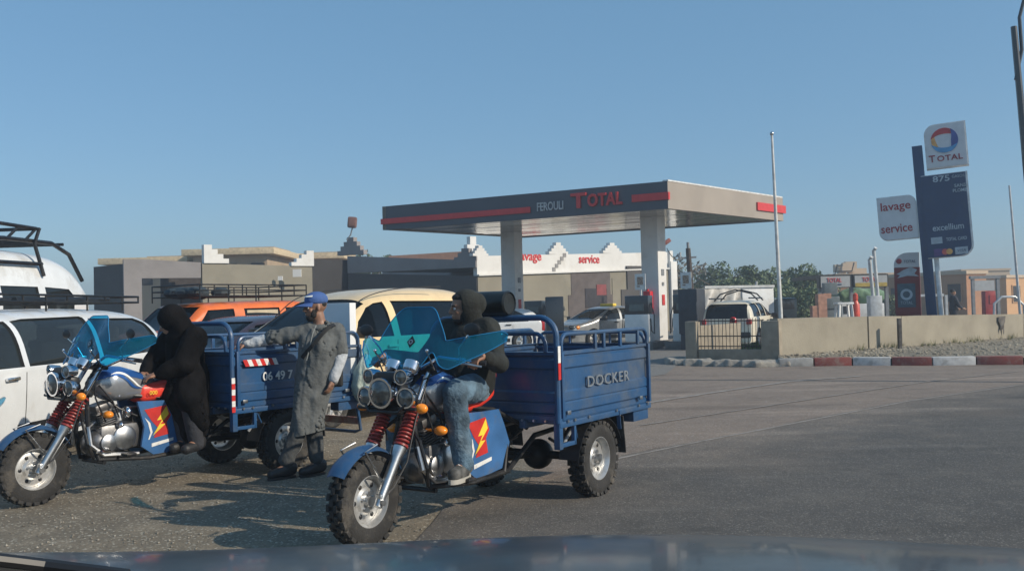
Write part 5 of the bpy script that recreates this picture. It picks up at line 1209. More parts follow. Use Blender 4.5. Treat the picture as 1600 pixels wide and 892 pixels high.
def make_trike(label, fr, second=False):
    loc, rz, WB, fwd, left = fr
    t = thing('cargo_tricycle', label, 'tricycle', loc, rz, 'blue three wheeled cargo motorcycles'); r = .285
    for s in (1, -1): knobby(t, 0, s * HLF, r, .135)
    knobby(t, WB, 0, .28, .125, True)
    # --- fork
    ax = Vector((WB, 0, .28)); u = Vector((-.49, 0, .73)).normalized()
    for s in (1, -1):
        o = ax + Vector((0, s * .115, 0)); k = u.cross(Vector((0, 1, 0)))
        b = MB(); b.tube([o - u * .03 + k * .0, o + u * .05, o + u * .30, o + u * .37, o + u * .38], [.026, .03, .033, .046, .04], 16); b.box(o + u * .02, (.05, .05, .07), None, .012); b.cyl(o + Vector((0, s * -.02, 0)), o + Vector((0, s * .04, 0)), .02, n=12)
        b.beam(o + u * .08 + k * .035, o + u * .30 + k * .036, .02, .012, .004)
        leg = b.build('fork_leg', M['alu'], t)
        b = MB(); b.tube([o + u * .37, o + u * .95], .019, 14); b.build('chrome_tube', M['chrome'], leg)
        b = MB(); nt = 9; pts = []
        e1 = Vector((0, 1, 0)); e2 = k
        for i in range(nt * 14 + 1):
            a = 2 * PI * i / 14; pts.append(o + u * (.39 + .23 * i / (nt * 14)) + (e1 * math.cos(a) + e2 * math.sin(a)) * .040)
        b.tube(pts, .0085, 7); b.tube([o + u * .385, o + u * .63], .028, 14); b.lathe([(0, .02), (0, .05), (.012, .05), (.012, .02)], o + u * .378, u, 18); b.lathe([(0, .02), (0, .05), (.014, .05), (.014, .02)], o + u * .628, u, 18)
        b.build('coil_spring', M['spring'], leg)
    b = MB(); c1 = ax + u * .68; c2 = ax + u * .93
    b.box(c1, (.09, .32, .035), Matrix.Rotation(-.59, 4, 'Y'), .012); b.box(c2, (.08, .32, .03), Matrix.Rotation(-.59, 4, 'Y'), .012); b.tube([c1 + Vector((-.05, 0, -.02)), c2 + Vector((-.05, 0, .02))], .03, 12); b.build('triple_clamp', M['blackm'], t)
    # --- front mudguard: two layers of blue sheet
    def fend(R_, a0, a1, w, dy, name, m_, par):
        b = MB(); b.grid(lambda p, q: (WB + math.cos(a0 + (a1 - a0) * p) * (R_ - .02 * (2 * q - 1) ** 2), w * (q - .5) * (1 - .25 * max(0, abs(2 * p - 1) - .7)) , .29 + math.sin(a0 + (a1 - a0) * p) * (R_ - .03 * (2 * q - 1) ** 2)), 28, 10); return b.build(name, m_, par, solid=.004, sharp=60)
    f = fend(.332, R(34), R(150), .155, 0, 'front_mudguard', M['blue'], t)
    b = MB()
    for s in (1, -1): b.tube([ax + Vector((0, s * .09, 0)) + u * .12, (WB + .1, s * .1, .60), (WB - .02, s * .09, .63)], .007, 6)
    b.build('mudguard_stay', M['alu'], f)
    # --- lamps, dials, bars
    hx, hz = WB - .17, .93
    b = MB(); b.lathe([(-.12, .02), (-.11, .06), (-.05, .088), (0, .098), (.012, .098), (.012, .084)], (hx, 0, hz), (1, 0, -.05), 28); hl_ = b.build('headlight', M['chrome'], t)
    b = MB(); b.lathe([(0, .087), (.014, .075), (.026, .04), (.03, .002)], (hx + .004, 0, hz), (1, 0, -.05), 24); b.build('lens', M['lens'], hl_)
    for s in (1, -1):
        for (dy, dz, rr) in ((.17, -.03, .066), (.135, .10, .05)):
            c = Vector((hx - .04, s * dy, hz + dz)); b = MB(); b.lathe([(-.09, .01), (-.08, .04), (-.02, rr), (.01, rr), (.01, rr * .85)], c, (1, s * .12, 0), 20); sp_ = b.build('spot_lamp', M['chrome'], t)
            b = MB(); b.lathe([(.0, rr * .88), (.016, rr * .5), (.02, .001)], c + Vector((.003, 0, 0)), (1, s * .12, 0), 20); b.build('lens', M['lens'], sp_)
        b = MB(); c = Vector((hx - .10, s * .245, hz - .10)); b.ell(c, (.035, .045, .033)); b.build('turn_signal', M['orange_lens'], t)
        b = MB(); b.ell((WB - .52, s * .20, .66), (.04, .05, .032)); b.tube([(WB - .52, s * .08, .66), (WB - .52, s * .18, .66)], .01, 6); b.build('turn_signal', M['orange_lens'], t)
        b = MB(); c = Vector((WB - .40, s * .075, 1.10)); b.lathe([(-.07, .035), (-.05, .052), (0, .056), (.008, .056), (.008, .048), (.004, .001)], c, (-.55, 0, .8), 20); b.build('dial', M['chrome'], t)
    b = MB(); b.tube([(hx - .05, -.22, hz - .02), (hx - .02, -.12, hz - .12), (hx - .02, .12, hz - .12), (hx - .05, .22, hz - .02)], .011, 8); b.tube([(hx - .05, -.24, hz - .1), (hx - .05, .24, hz - .1)], .012, 8); b.box((hx - .1, 0, hz + .1), (.1, .2, .06), None, .02); b.box((hx - .14, 0, hz - .05), (.1, .16, .2), None, .03); b.build('lamp_bracket', M['blackm'], t)
    G_ = {}
    bar = [Vector((WB - .62, -.44, 1.10)), Vector((WB - .60, -.36, 1.11)), Vector((WB - .50, -.22, 1.14)), Vector((WB - .47, -.09, 1.07)), Vector((WB - .47, .09, 1.07)), Vector((WB - .50, .22, 1.14)), Vector((WB - .60, .36, 1.11)), Vector((WB - .62, .44, 1.10))]
    b = MB(); b.tube(bar, .012, 10); hb = b.build('handlebar', M['chrome'], t)
    for s in (1, -1):
        g0, g1 = Vector((WB - .605, s * .36, 1.11)), Vector((WB - .655, s * .48, 1.095)); b = MB(); b.tube([g0, g1], .018, 10); b.build('grip', M['vinyl'], hb)
        b = MB(); b.box(g0 + Vector((.01, -s * .035, 0)), (.05, .05, .045), None, .01); b.tube([g0 + Vector((.03, -s * .02, 0)), g0 + Vector((.06, s * .02, -.01)), g1 + Vector((.05, 0, -.02))], .007, 6); b.build('lever', M['alu'], hb)
        ms = g0 + Vector((.02, -s * .04, .02)); me_ = ms + Vector((.04, s * (.10 if not second else .16), .15)); b = MB(); b.tube([ms, ms + Vector((.03, s * .02, .07)), me_], .006, 6); mr = b.build('mirror', M['chrome'], hb)
        b = MB(); b.ell(me_ + Vector((0, s * .03, .04)), (.014, .065, .04)); b.build('mirror_head', M['black'], mr)
        b = MB(); b.tube([g0 + Vector((.04, 0, 0)), (WB - .40, s * .16, 1.0), (WB - .32, s * .13, .8), (WB - .36, s * .12, .6)], .006, 6); b.build('cable', M['black'], hb)
    b = MB(); b.tube([ax + u * .95 + Vector((0, .13, 0)), (WB - .3, .17, .75), (WB - .22, .16, .5), (WB - .1, .15, .36), (WB - .02, .13, .3)], .006, 6); b.build('brake_hose', M['black'], t)
    # --- butterfly wind screen
    def top(y):
        a = abs(y); 
        d = 1.47 - 6.0 * max(0, a - .085) ** 2 if a < .30 else 0
        w_ = 1.245 + .18 * (a - .27) - max(0, a - .57) ** 2 * 12
        return max(d, w_)
    def bot(y):
        a = abs(y); z = 1.075 - .02 * math.cos(a * 12)
        z += .085 * math.exp(-((a - .20) / .05) ** 2) - .02 * math.exp(-((a - .34) / .08) ** 2) + max(0, a - .34) * .62
        return z
    hwid = .62
    def scr(p, q):
        y = -hwid + 2 * hwid * p; zb_, zt_2 = bot(y), top(y)
        if zt_2 < zb_ + .01: zt_2 = zb_ + .01
        z = zb_ + (zt_2 - zb_) * q; a = abs(y); x = WB - .38 - .42 * (z - 1.05) - .55 * max(0, a - .1) ** 1.4 - .03 * math.cos(a * 9) + .016 * noise.noise(Vector((y * 5, z * 9, 2)))
        return (x, y, z)
    b = MB(); b.grid(scr, 90, 22); ws = b.build('wind_screen', M['screen'], t, sharp=80)
    b = MB()
    for q in (0, 1): b.tube([Vector(scr(i / 90, q)) + Vector((.002, 0, 0)) for i in range(91)], .0035, 5)
    b.build('screen_edge', mat('screen_edge_blue', (.02, .2, .42), .2) if 'screen_edge_blue' not in bpy.data.materials else bpy.data.materials['screen_edge_blue'], ws)
    for (y, z) in ((-.22, 1.10), (.22, 1.10)):
        b = MB()
        b.tube([(WB - .37, y, z + .08), (WB - .47, y * .9, 1.06)], .006, 6); b.ell((WB - .37, y, z + .09), (.012, .012, .012))
        b.build('screen_stay', M['chrome'], ws)
    c = Vector(scr(.5, .45)); b = MB(); b.prism([(-.035, 0), (0, .04), (.035, 0), (0, -.04)], lambda a, cc_, d: c + Vector((.004 + d - .42 * cc_, a, cc_)), 0, .002); b.build('badge', M['blackm'], ws)
    b = MB(); b.lathe([(0, .010), (0, .017), (.001, .017), (.001, .010)], c + Vector((.009, 0, 0)), (1, 0, .42), 16); b.build('badge_ring', M['tankgrey'], ws)
    # --- tank
    def tank(p, q):
        x = WB - .45 - .60 * p; a = q * 2 * PI
        prof_ = math.sin(min(1, p * 2.6 + .12) * PI / 2) * (1 - .42 * max(0, p - .45) / .55) ; wy = .175 * prof_ * (1 - .35 * p); hz_ = .145 * prof_
        sy = math.cos(a); sz = math.sin(a)
        return (x, wy * math.copysign(abs(sy) ** .75, sy), .905 - .075 * p + hz_ * (math.copysign(abs(sz) ** .8, sz)) + .02 * math.sin(p * PI))
    b = MB(); b.grid(tank, 30, 32); tk = b.build('fuel_tank', M['tankgrey'], t, sharp=70)
    b = MB(); b.grid(lambda p, q: Vector(tank(.06 + .7 * p, .06 + .38 * q)) * 1.0 + Vector((0, math.copysign(.003, math.cos((.06 + .38 * q) * 2 * PI)), .004)), 20, 18); b.build('tank_top', M['tankblue'], tk, sharp=70)
    for s in (1, -1):
        for k, (m_, off) in enumerate(((M['white'], 0), (M['tankblue'], .03))):
            b = MB()
            def fl(p, q):
                pp = .12 + .62 * p; qq = .035 + .05 * math.sin(p * 5 + off * 20) - off * .5 + (.028 * math.sin(PI * p)) * q; v = Vector(tank(pp, qq)); v.y = abs(v.y) * s; return v + Vector((0, s * (.005 + .001 * k), .003))
            b.grid(fl, 16, 2); b.build('tank_flame', m_, tk, sharp=80)
    b = MB(); b.cyl((WB - .68, 0, 1.01), (WB - .68, 0, 1.035), .035, .03, 18); b.build('filler_cap', M['chrome'], tk)
    # --- seat
    sx0, sx1 = WB - 1.28, WB - .84
    def seat(p, q):
        x = sx0 + (sx1 - sx0) * p; a = q * 2 * PI; w_ = .15 - .045 * p; k = math.sin(min(1, min(p, 1 - p) * 7 + .15) * PI / 2)
        return (x, w_ * k * math.copysign(abs(math.cos(a)) ** .6, math.cos(a)), .79 + .09 * (1 - p) ** 2 + .085 * k * math.copysign(abs(math.sin(a)) ** .6, math.sin(a)) + .02 * (1 - 2 * p) ** 2)
    b = MB(); b.grid(seat, 20, 28); se = b.build('seat', M['seatred'], t, sharp=70)
    b = MB(); b.grid(lambda p, q: Vector(seat(.12 + .8 * p, .17 + .16 * q)) + Vector((0, 0, .004)), 14, 12); b.build('seat_top', M['vinyl'] if not second else M['vinyl'], se, sharp=70)
    if second: text('000', .05, M['yellow'], se, ((sx0 + sx1) / 2 + .1, .150, .80), (PI / 2, 0, PI), .002)
    # --- side covers with red and yellow flash
    for s in (1, -1):
        poly = [(WB - .80, .74), (WB - .86, .52), (WB - .83, .36), (WB - .95, .27), (WB - 1.28, .31), (WB - 1.34, .48), (WB - 1.28, .62), (WB - 1.22, .73), (WB - 1.05, .73)]
        b = MB(); b.prism(poly, lambda a, c, d: Vector((a, s * (.155 + d + .05 * (WB - .8 - a)), c)), -.012, .012); sc_ = b.build('side_cover', M['blue_light'], t)
        def gp(pts, m_, d0, name):
            b = MB(); b.prism([(WB + a, c) for a, c in pts], lambda a, c, d: Vector((a, s * (.167 + d + .05 * (WB - .8 - a)), c)), d0, d0 + .0015); b.build(name, m_, sc_)
        gp([(-.86, .665), (-1.06, .69), (-1.10, .60), (-1.06, .54), (-1.08, .44), (-.94, .42), (-.98, .50), (-.92, .57)], M['red'], .0012, 'red_flash')
        gp([(-1.06, .68), (-.97, .565), (-1.02, .57), (-.93, .44), (-1.05, .53), (-1.0, .53), (-1.08, .61)], M['yellow'], .0032, 'yellow_flash')
        gp([(-.86, .60), (-.91, .55), (-.93, .47), (-.90, .41), (-.89, .41), (-.91, .47), (-.89, .55)], M['sticker'], .0012, 'white_arc')
        gp([(-.92, .375), (-1.12, .405), (-1.12, .38), (-.92, .345)], M['sticker'], .0012, 'lettering_strip')
    # --- engine
    b = MB(); b.box((WB - .68, 0, .46), (.36, .24, .22), None, .05); b.box((WB - .60, 0, .40), (.28, .2, .2), None, .06); b.ell((WB - .55, 0, .42), (.15, .13, .12)); en = b.build('engine', M['enginemetal'], t)
    b = MB(); cyl_u = Vector((.25, 0, 1)).normalized(); ce = Vector((WB - .60, 0, .54))
    for k in range(8): b.box(ce + cyl_u * (.018 * k + .01), (.19, .19, .007), Matrix.Rotation(.24, 4, 'Y'), .002)
    b.box(ce + cyl_u * .07, (.13, .13, .16), Matrix.Rotation(.24, 4, 'Y')); b.box(ce + cyl_u * .18, (.16, .17, .06), Matrix.Rotation(.24, 4, 'Y'), .02); b.build('cylinder', M['enginemetal'], en)
    for s in (1, -1):
        b = MB(); b.lathe([(0, .10), (.02, .10), (.03, .085), (.034, .001)], (WB - .70, s * .12, .45), (0, s, 0), 24); b.lathe([(0, .07), (.02, .07), (.03, .05), (.034, .001)], (WB - .56, s * .12, .42), (0, s, 0), 20); b.build('engine_cover', M['alu'] if s > 0 else M['enginemetal'], en)
        b = MB(); b.tube([(WB - .48, s * .06, .60), (WB - .40, s * .10, .56), (WB - .40, s * .14, .42), (WB - .5, s * .16, .33), (WB - .8, s * .17, .31)], .017, 8); b.build('exhaust_pipe', M['alu'], en)
    b = MB(); b.ell((WB - .72, .14, .66), (.035, .05, .05)); b.build('carburettor', M['chrome'], en); b = MB(); b.ell((WB - .66, .13, .56), (.03, .045, .03)); b.build('horn', M['chrome'], en)
    b = MB(); b.tube([(WB - .55, .17, .36), (WB - .44, .20, .37), (WB - .40, .24, .37)], .01, 6); b.build('gear_pedal', M['chrome'], en)
    for k_, pth_ in enumerate(([(-.50, .1, .9), (-.60, .13, .76), (-.66, .12, .62)], [(-.52, .05, .84), (-.64, .15, .70), (-.80, .16, .62)], [(-.46, .12, .98), (-.44, .15, .80), (-.52, .16, .60)])): b = MB(); b.tube([(WB + a_, c_, z_) for a_, c_, z_ in pth_], .007, 6); b.build('cable', M['black'], en)
    b = MB(); b.box((WB - .86, 0, .60), (.14, .18, .18), None, .04); b.box((WB - 1.05, 0, .5), (.3, .2, .3), None, .04); b.build('air_box', M['blackm'], t)
    # --- frame
    b = MB()
    for s in (1, -1):
        b.tube([(WB - .50, 0, .95), (WB - .42, s * .05, .80), (WB - .40, s * .10, .52), (WB - .46, s * .15, .30), (WB - .9, s * .17, .26), (WB - 1.3, s * .2, .28), (.45, s * .25, .50), (-.8, s * .25, .56)], .02, 8)
        b.tube([(WB - .50, 0, .93), (WB - .8, s * .08, .79), (WB - 1.25, s * .12, .72), (.5, s * .22, .56)], .018, 8)
        b.tube([(WB - 1.28, s * .14, .72), (WB - 1.32, s * .18, .45), (WB - 1.25, s * .2, .28)], .016, 8)
        b.tube([(WB - .62, s * .1, .30), (WB - .62, s * .34, .32)], .012, 8); b.box((WB - .62, s * .33, .335), (.09, .1, .025), None, .01)
        b.tube([(WB - .36, s * .03, .75), (WB - .30, s * .20, .62), (WB - .32, s * .24, .45), (WB - .40, s * .18, .32)], .012, 8)
    b.tube([(WB - .5, -.17, .27), (WB - .5, .17, .27)], .016, 8); b.build('frame', M['blackm'], t)
    b = MB(); b.tube([(WB - .8, -.02, .36), (.15, 0, .30)], .026, 10); b.build('drive_shaft', M['blackm'], t)
    b = MB(); b.tube([(WB - .5, -.16, .30), (WB - 1.0, -.22, .30), (.5, -.3, .32)], [.025, .03, .045], 12); b.build('silencer', M['chrome'], t)
    b = MB(); b.tube([(0, -HLF + .02, r), (0, HLF - .02, r)], .032, 12); b.ell((0, 0, r), (.13, .12, .12)); b.cyl((0, -.08, r), (0, .08, r), .09, n=18); b.build('rear_axle', M['blackm'], t)
    for s in (1, -1):
        b = MB(); p0_, p1_ = (.42, s * .36, .50), (-.42, s * .36, .50)
        for k in range(4): 
            f_ = 1 - .2 * k; b.tube([(.42 * f_, s * .36, .48 - .012 * k - .13 * (1 - f_ ** 2)), (.2 * f_, s * .36, .38 - .012 * k), (0, s * .36, .345 - .012 * k), (-.2 * f_, s * .36, .38 - .012 * k), (-.42 * f_, s * .36, .48 - .012 * k - .13 * (1 - f_ ** 2))], .012, 6)
        b.build('leaf_spring', M['blackm'], t)
        b = MB(); b.tube([(.0, s * .3, .36), (.26, s * .34, .60)], .022, 10); b.tube([(.35, s * .42, .40), (.25, s * .5, .60)], .014, 8); b.build('shock_absorber', M['greyl'], t)
    # --- cargo bed
    x0, x1, w_, zb_, zt_3 = -.90, .615, .555, .635, 1.125
    b = MB(); b.box(((x0 + x1) / 2, 0, zb_ + .015), (x1 - x0 - .02, 2 * w_ - .02, .03)); 
    for yy in (-.25, .25): b.box(((x0 + x1) / 2, yy, zb_ - .035), (x1 - x0, .05, .06), None, .005)
    for xx in (-.75, -.3, .15, .5): b.box((xx, 0, zb_ - .02), (.04, 2 * w_ - .05, .036), None, .004)
    b.build('bed_floor', M['blue'], t)
    def ribbed(x_a, x_b, fn, name, ribs):
        b = MB(); prof_ = [(zb_ - .02, .0)]
        for zc in ribs:
            prof_ += [(zc - .045, 0), (zc - .03, .014), (zc + .03, .014), (zc + .045, 0)]
        prof_ += [(zt_3 - .03, 0), (zt_3 - .022, .018), (zt_3, .018), (zt_3 + .002, -.01)]
        b.grid(lambda p, q: fn(x_a + (x_b - x_a) * p, prof_[round(q * (len(prof_) - 1))][1], prof_[round(q * (len(prof_) - 1))][0]), 2, len(prof_) - 1)
        return b.build(name, M['blue'], t, sharp=18, solid=.006)
    for s in (1, -1):
        sp_ = ribbed(x0 + .02, x1 - .045, lambda a, d, z: (a, s * (w_ + d - .016), z), 'side_panel', (.72, .80, 1.04))
        b = MB(); b.box(((x0 + x1) / 2, s * (w_ + .004), zb_ - .03), (x1 - x0, .03, .045), None, .006)
        for xx in (x0 + .012, x1 - .06): b.box((xx, s * (w_ + .006), (zb_ + zt_3) / 2), (.035, .03, zt_3 - zb_), None, .006)
        b.build('panel_frame', M['blue'], sp_)
        for xx in (x1 - .1, x1 - .2, .2, -.25, -.65, -.82): b = MB(); b.cyl((xx, s * (w_ + .018), zb_ - .01), (xx, s * (w_ + .032), zb_ - .01), .012, n=6); b.build('bolt', M['alu'], sp_)
        for xx in (x1 - .12, -.7): b = MB(); b.box((xx, s * (w_ + .02), zb_ + .05), (.05, .02, .03), None, .004); b.build('latch', M['alu'], sp_)
        b = MB(); zz = 1.25; xa, xb = x1 - .07, x0 + .02; y = s * w_
        b.tube([(xa, y, zt_3)] + [(xa - .07 + .07 * math.cos(a), y, zz - .07 + .07 * math.sin(a)) for a in [PI / 2 * i / 5 for i in range(6)]] + [(xb + .09 - .09 * math.sin(a), y, zz - .09 + .09 * math.cos(a)) for a in [PI / 2 * i / 5 for i in range(6)]] + [(xb, y, zt_3)], .0155, 8)
        for xx in (.03, -.11, -.39, -.71): b.box((xx, y, (zt_3 + zz) / 2), (.034, .02, zz - zt_3), None, .004)
        b.build('side_rail', M['blue'], t)
        if s == 1 and not second:
            text('DOCKER', .115, M['chrome'] if 0 else M['metal_letter'], sp_, (-.18, w_ + .002, .878), (PI / 2, 0, PI), .005, 'letters', bold=.001, spacing=1.1, fit=.70)
        # wheel housing pieces
        b = MB(); b.grid(lambda p, q: (math.cos(R(8) + R(150) * p) * .36, s * (.40 + .17 * q), .27 + math.sin(R(8) + R(150) * p) * .335), 18, 2); b.build('mudguard', M['blackm'], t, solid=.004)
        b = MB(); b.box((-.40, s * .49, .42), (.012, .16, .30), Matrix.Rotation(.12, 4, 'Y'), .004); b.build('mud_flap', M['rubber'], t)
        b = MB(); b.box((-.75, s * .49, .555), (.28, .12, .125), None, .01); b.build('tail_box', M['blue'], t)
        b = MB(); b.beam((x1 - .25, s * (w_ - .02), .60), (x1 - .35, s * (w_ - .05), .44), .03, .012); b.beam((-.30, s * (w_ + .01), .62), (-.34, s * (w_ - .0), .47), .03, .012); b.build('stay', M['blue'], t)
        # corner post lower box
        b = MB(); b.box((x1 - .02, s * (w_ - .01), .54), (.05, .05, .22), None, .006); b.box((x1 - .13, s * (w_ - .01), .455), (.24, .03, .03), None, .004); b.box((x1 - .24, s * (w_ - .01), .53), (.03, .03, .18), None, .004); b.build('corner_bracket', M['blue'], t)
    fp_ = ribbed(-w_ + .02, w_ - .02, lambda a, d, z: (x1 - .03 + d, a, z), 'front_panel', (.72, .80, 1.04))
    for i in range(10): b = MB(); b.cyl((x1 - .012, -.45 + .1 * i, zb_ - .005), (x1 + .004, -.45 + .1 * i, zb_ - .005), .009, n=6); b.build('bolt', M['alu'], fp_)
    ribbed(-w_ + .02, w_ - .02, lambda a, d, z: (x0 + .01 - d, a, z), 'tailgate', (.72, .80, 1.04))
    b = MB(); zt4, rc, y1 = 1.375, .14, w_ + .004
    pts = [(x1, -y1, .62), (x1, -y1, zt4 - rc)] + [(x1, -y1 + rc - rc * math.cos(a), zt4 - rc + rc * math.sin(a)) for a in [PI / 2 * i / 7 for i in range(1, 8)]] + [(x1, y1 - rc + rc * math.sin(a), zt4 - rc + rc * math.cos(a)) for a in [PI / 2 * i / 7 for i in range(8)]] + [(x1, y1, .62)]
    b.tube(pts, .022, 10)
    for yc in (-.26, .26): b.tube([(x1 - .01, yc - .2, zt_3)] + [(x1 - .01, yc - .2 + .09 - .09 * math.cos(a), 1.17 + .09 * math.sin(a)) for a in [PI / 2 * i / 5 for i in range(6)]] + [(x1 - .01, yc + .2 - .09 + .09 * math.sin(a), 1.17 + .09 * math.cos(a)) for a in [PI / 2 * i / 5 for i in range(6)]] + [(x1 - .01, yc + .2, zt_3)], .016, 8)
    b.build('front_hoop', M['blue'], t)
    b = MB(); zz = 1.22; b.tube([(x0, -w_ + .03, zt_3)] + [(x0, -w_ + .11 - .08 * math.cos(a), zz - .08 + .08 * math.sin(a)) for a in [PI / 2 * i / 4 for i in range(5)]] + [(x0, w_ - .11 + .08 * math.sin(a), zz - .08 + .08 * math.cos(a)) for a in [PI / 2 * i / 4 for i in range(5)]] + [(x0, w_ - .03, zt_3)], .015, 8)
    for yy in (-.2, .2): b.tube([(x0, yy, zt_3), (x0, yy, zz)], .012, 6)
    b.build('rear_rail', M['blue'], t)
    # reflective tape
    b = MB(); hR = .30 if second else .24; n_ = 6 if second else 2; z0_ = .60 if second else .93
    y = w_ + .028 if not second else w_ + .006
    xq = x1 + .023
    for k in range(n_):
        b.mi = k % 2; zz0 = z0_ + hR * k / n_; b.box((x1 + (.005 if not second else .004), w_ + .027, zz0 + hR / n_ / 2), (.035, .004, hR / n_ - .0005))
    b.build('reflector_tape', [M['red'], M['sticker']], t)
    if second:
        for (xa, xb) in ((.48, .12), (-.30, -.62)):
            n_ = 8; b = MB()
            for k in range(n_):
                b.mi = k % 2; xx0, xx1 = xa + (xb - xa) * k / n_, xa + (xb - xa) * (k + 1) / n_; sl = .03
                b.prism([(xx0, .99), (xx1, .99), (xx1 + sl, 1.05), (xx0 + sl, 1.05)], lambda a, c, d: Vector((a, w_ + d, c)), .0165, .0185)
            b.build('reflector_tape', [M['red'], M['sticker']], t)
        text('06 49 7', .11, M['sticker'], t, (.12, w_ + .004, .885), (PI / 2, 0, PI), .003, 'letters', bold=.001)
        b = MB()
        for s in (1, -1): b.tube([(x0 + .04, s * .5, .62), (x0 - .02, s * .5, .40), (x0 - .04, s * .5, .27), (x0 - .02, s * .44, .25)], .017, 8)
        b.tube([(x0 - .02, -.44, .25), (x0 - .02, .44, .25)], .017, 8); b.build('rear_bumper', M['blue'], t)
        b = MB(); b.box((x0 - .03, 0, .36), (.02, .95, .07)); b.build('bumper_board', mat('faded_stripe_board', (.35, .08, .07), .7, col2=(.4, .38, .35), scale=9), t)
    return t
fr1 = frame_from((572, 853), (929, 773)); fr2 = frame_from((52, 788), (447, 735))
T1 = make_trike('near blue cargo tricycle with a hooded rider and chrome DOCKER lettering on its side', fr1)
T2 = make_trike('farther blue cargo tricycle with red and white striped tape and white phone number', fr2, True)
def TM(fr): return Matrix.Translation(fr[0]) @ Matrix.Rotation(fr[1], 4, 'Z')
M1, M2 = TM(fr1), TM(fr2); WB1, WB2 = fr1[2], fr2[2]
print('WB', WB1, WB2, 'heading', math.degrees(fr1[1]), math.degrees(fr2[1]))
# ================================================================== PEOPLE
def hand_shapes(w, d, n, L=.18, curl=.5, side=1, sc=1.):
    """wrist point, direction of the fingers, palm normal (palm side), thumb on 'side'"""
    w, d, n = Vector(w), Vector(d).normalized(), Vector(n); n = (n - d * n.dot(d)).normalized(); s = d.cross(n) * side
    sh = [('c', w, .024 * sc, w + d * .05 * sc, .026 * sc)]
    for k in (-1.5, -.5, .5, 1.5): sh.append(('c', w + d * .03 * sc + s * .010 * k * sc, .015 * sc, w + d * .085 * sc + s * .019 * k * sc, .0125 * sc))
    for i, (k, ln) in enumerate(((1.5, .072), (.5, .082), (-.5, .077), (-1.5, .060))):
        p = w + d * .088 * sc + s * .0195 * k * sc; a = 0; dirv = d.copy()
        for seg, f in ((0, .45), (1, .32), (2, .23)):
            a += curl * (1.0 if seg else .8); dv = d * math.cos(a) + n * math.sin(a); q = p + dv * ln * f * sc; r0 = (.0088 - .0009 * seg) * sc; sh.append(('c', p, r0, q, r0 * .92)); p = q
    p = w + d * .025 * sc + s * .026 * sc; q = p + (d * .6 + s * .75 + n * .35).normalized() * .042 * sc; e = q + (d * .85 + s * .1 + n * .55).normalized() * .034 * sc; g = e + (d * .8 - s * .2 + n * .6).normalized() * .024 * sc
    sh += [('c', p, .014 * sc, q, .012 * sc), ('c', q, .011 * sc, e, .010 * sc), ('c', e, .0098 * sc, g, .0085 * sc)]
    return sh
def head_shapes(c, f, up=Vector((0, 0, 1)), sc=1., beard=False):
    c, f = Vector(c), Vector(f).normalized(); up = (up - f * up.dot(f)).normalized(); r = f.cross(up); Rm = Matrix((f, r, up)).transposed()
    L = lambda a, b_, d: c + (f * a + r * b_ + up * d) * sc
    E = lambda a, b_, d, rx, ry, rz: ('e', L(a, b_, d), (rx * sc, ry * sc, rz * sc), Rm)
    sh = [E(-.012, 0, .035, .096, .076, .088), E(.018, 0, -.035, .068, .060, .078), E(.045, 0, -.082, .034, .036, .026), E(.066, 0, .028, .024, .056, .018),
          ('c', L(.086, 0, .02), .009 * sc, L(.104, 0, -.018), .0125 * sc), E(.090, .013, -.022, .010, .008, .007), E(.090, -.013, -.022, .010, .008, .007),
          E(.082, 0, -.046, .013, .024, .006), E(.078, 0, -.058, .014, .021, .007), E(.055, .034, -.018, .024, .022, .022), E(.055, -.034, -.018, .024, .022, .022),
          E(-.005, .078, -.005, .016, .008, .03), E(-.005, -.078, -.005, .016, .008, .03)]
    return sh, L, Rm
def add_face(par, L, Rm, sc=1., lids=None):
    for s in (1, -1):
        b = MB(); b.ell(L(.076, s * .031, .006), (.011 * sc,) * 3, Rm, 12, 8); e = b.build('eye', M['eye'], par)
        b = MB(); b.ell(L(.085, s * .031, .006), (.003 * sc, .005 * sc, .005 * sc), Rm, 10, 6); b.build('pupil', M['pupil'], e)
        b = MB(); b.tube([L(.088, s * .016, .026), L(.086, s * .032, .031), L(.074, s * .05, .026)], [.0045 * sc, .0055 * sc, .003 * sc], 6); b.build('eyebrow', M['hair'], par)
def shoe_shapes(an, toe, up=Vector((0, 0, 1)), s=1.):
    an, toe = Vector(an), Vector(toe); d = (toe - an); d.z = 0; d.normalize()
    he = Vector((an.x, an.y, toe.z)) - d * .05
    return [('c', an, .046 * s, he + Vector((0, 0, .045)), .046 * s), ('c', he + Vector((0, 0, .02)), .042 * s, toe + Vector((0, 0, -.0)), .04 * s), ('c', an - Vector((0, 0, .03)) + d * .02, .044 * s, toe, .036 * s)]
def sole(name, an, toe, par, m_):
    an, toe = Vector(an), Vector(toe); d = (toe - an); d.z = 0; d.normalize(); s = Vector((-d.y, d.x, 0)); he = Vector((an.x, an.y, toe.z)) - d * .09; z = toe.z - .045
    pts = []
    Lr = (toe + d * .045 - he).length
    for i in range(20):
        a = 2 * PI * i / 20; c = (he + toe + d * .045) / 2; pts.append((math.cos(a) * Lr / 2, math.sin(a) * (.047 - .008 * math.cos(a + PI))))
    c = (he + toe + d * .045) / 2; b = MB(); b.prism(pts, lambda p, q, e: Vector((c.x, c.y, z)) + d * p + s * q + Vector((0, 0, e)), -.012, .018); b.build(name, m_, par)
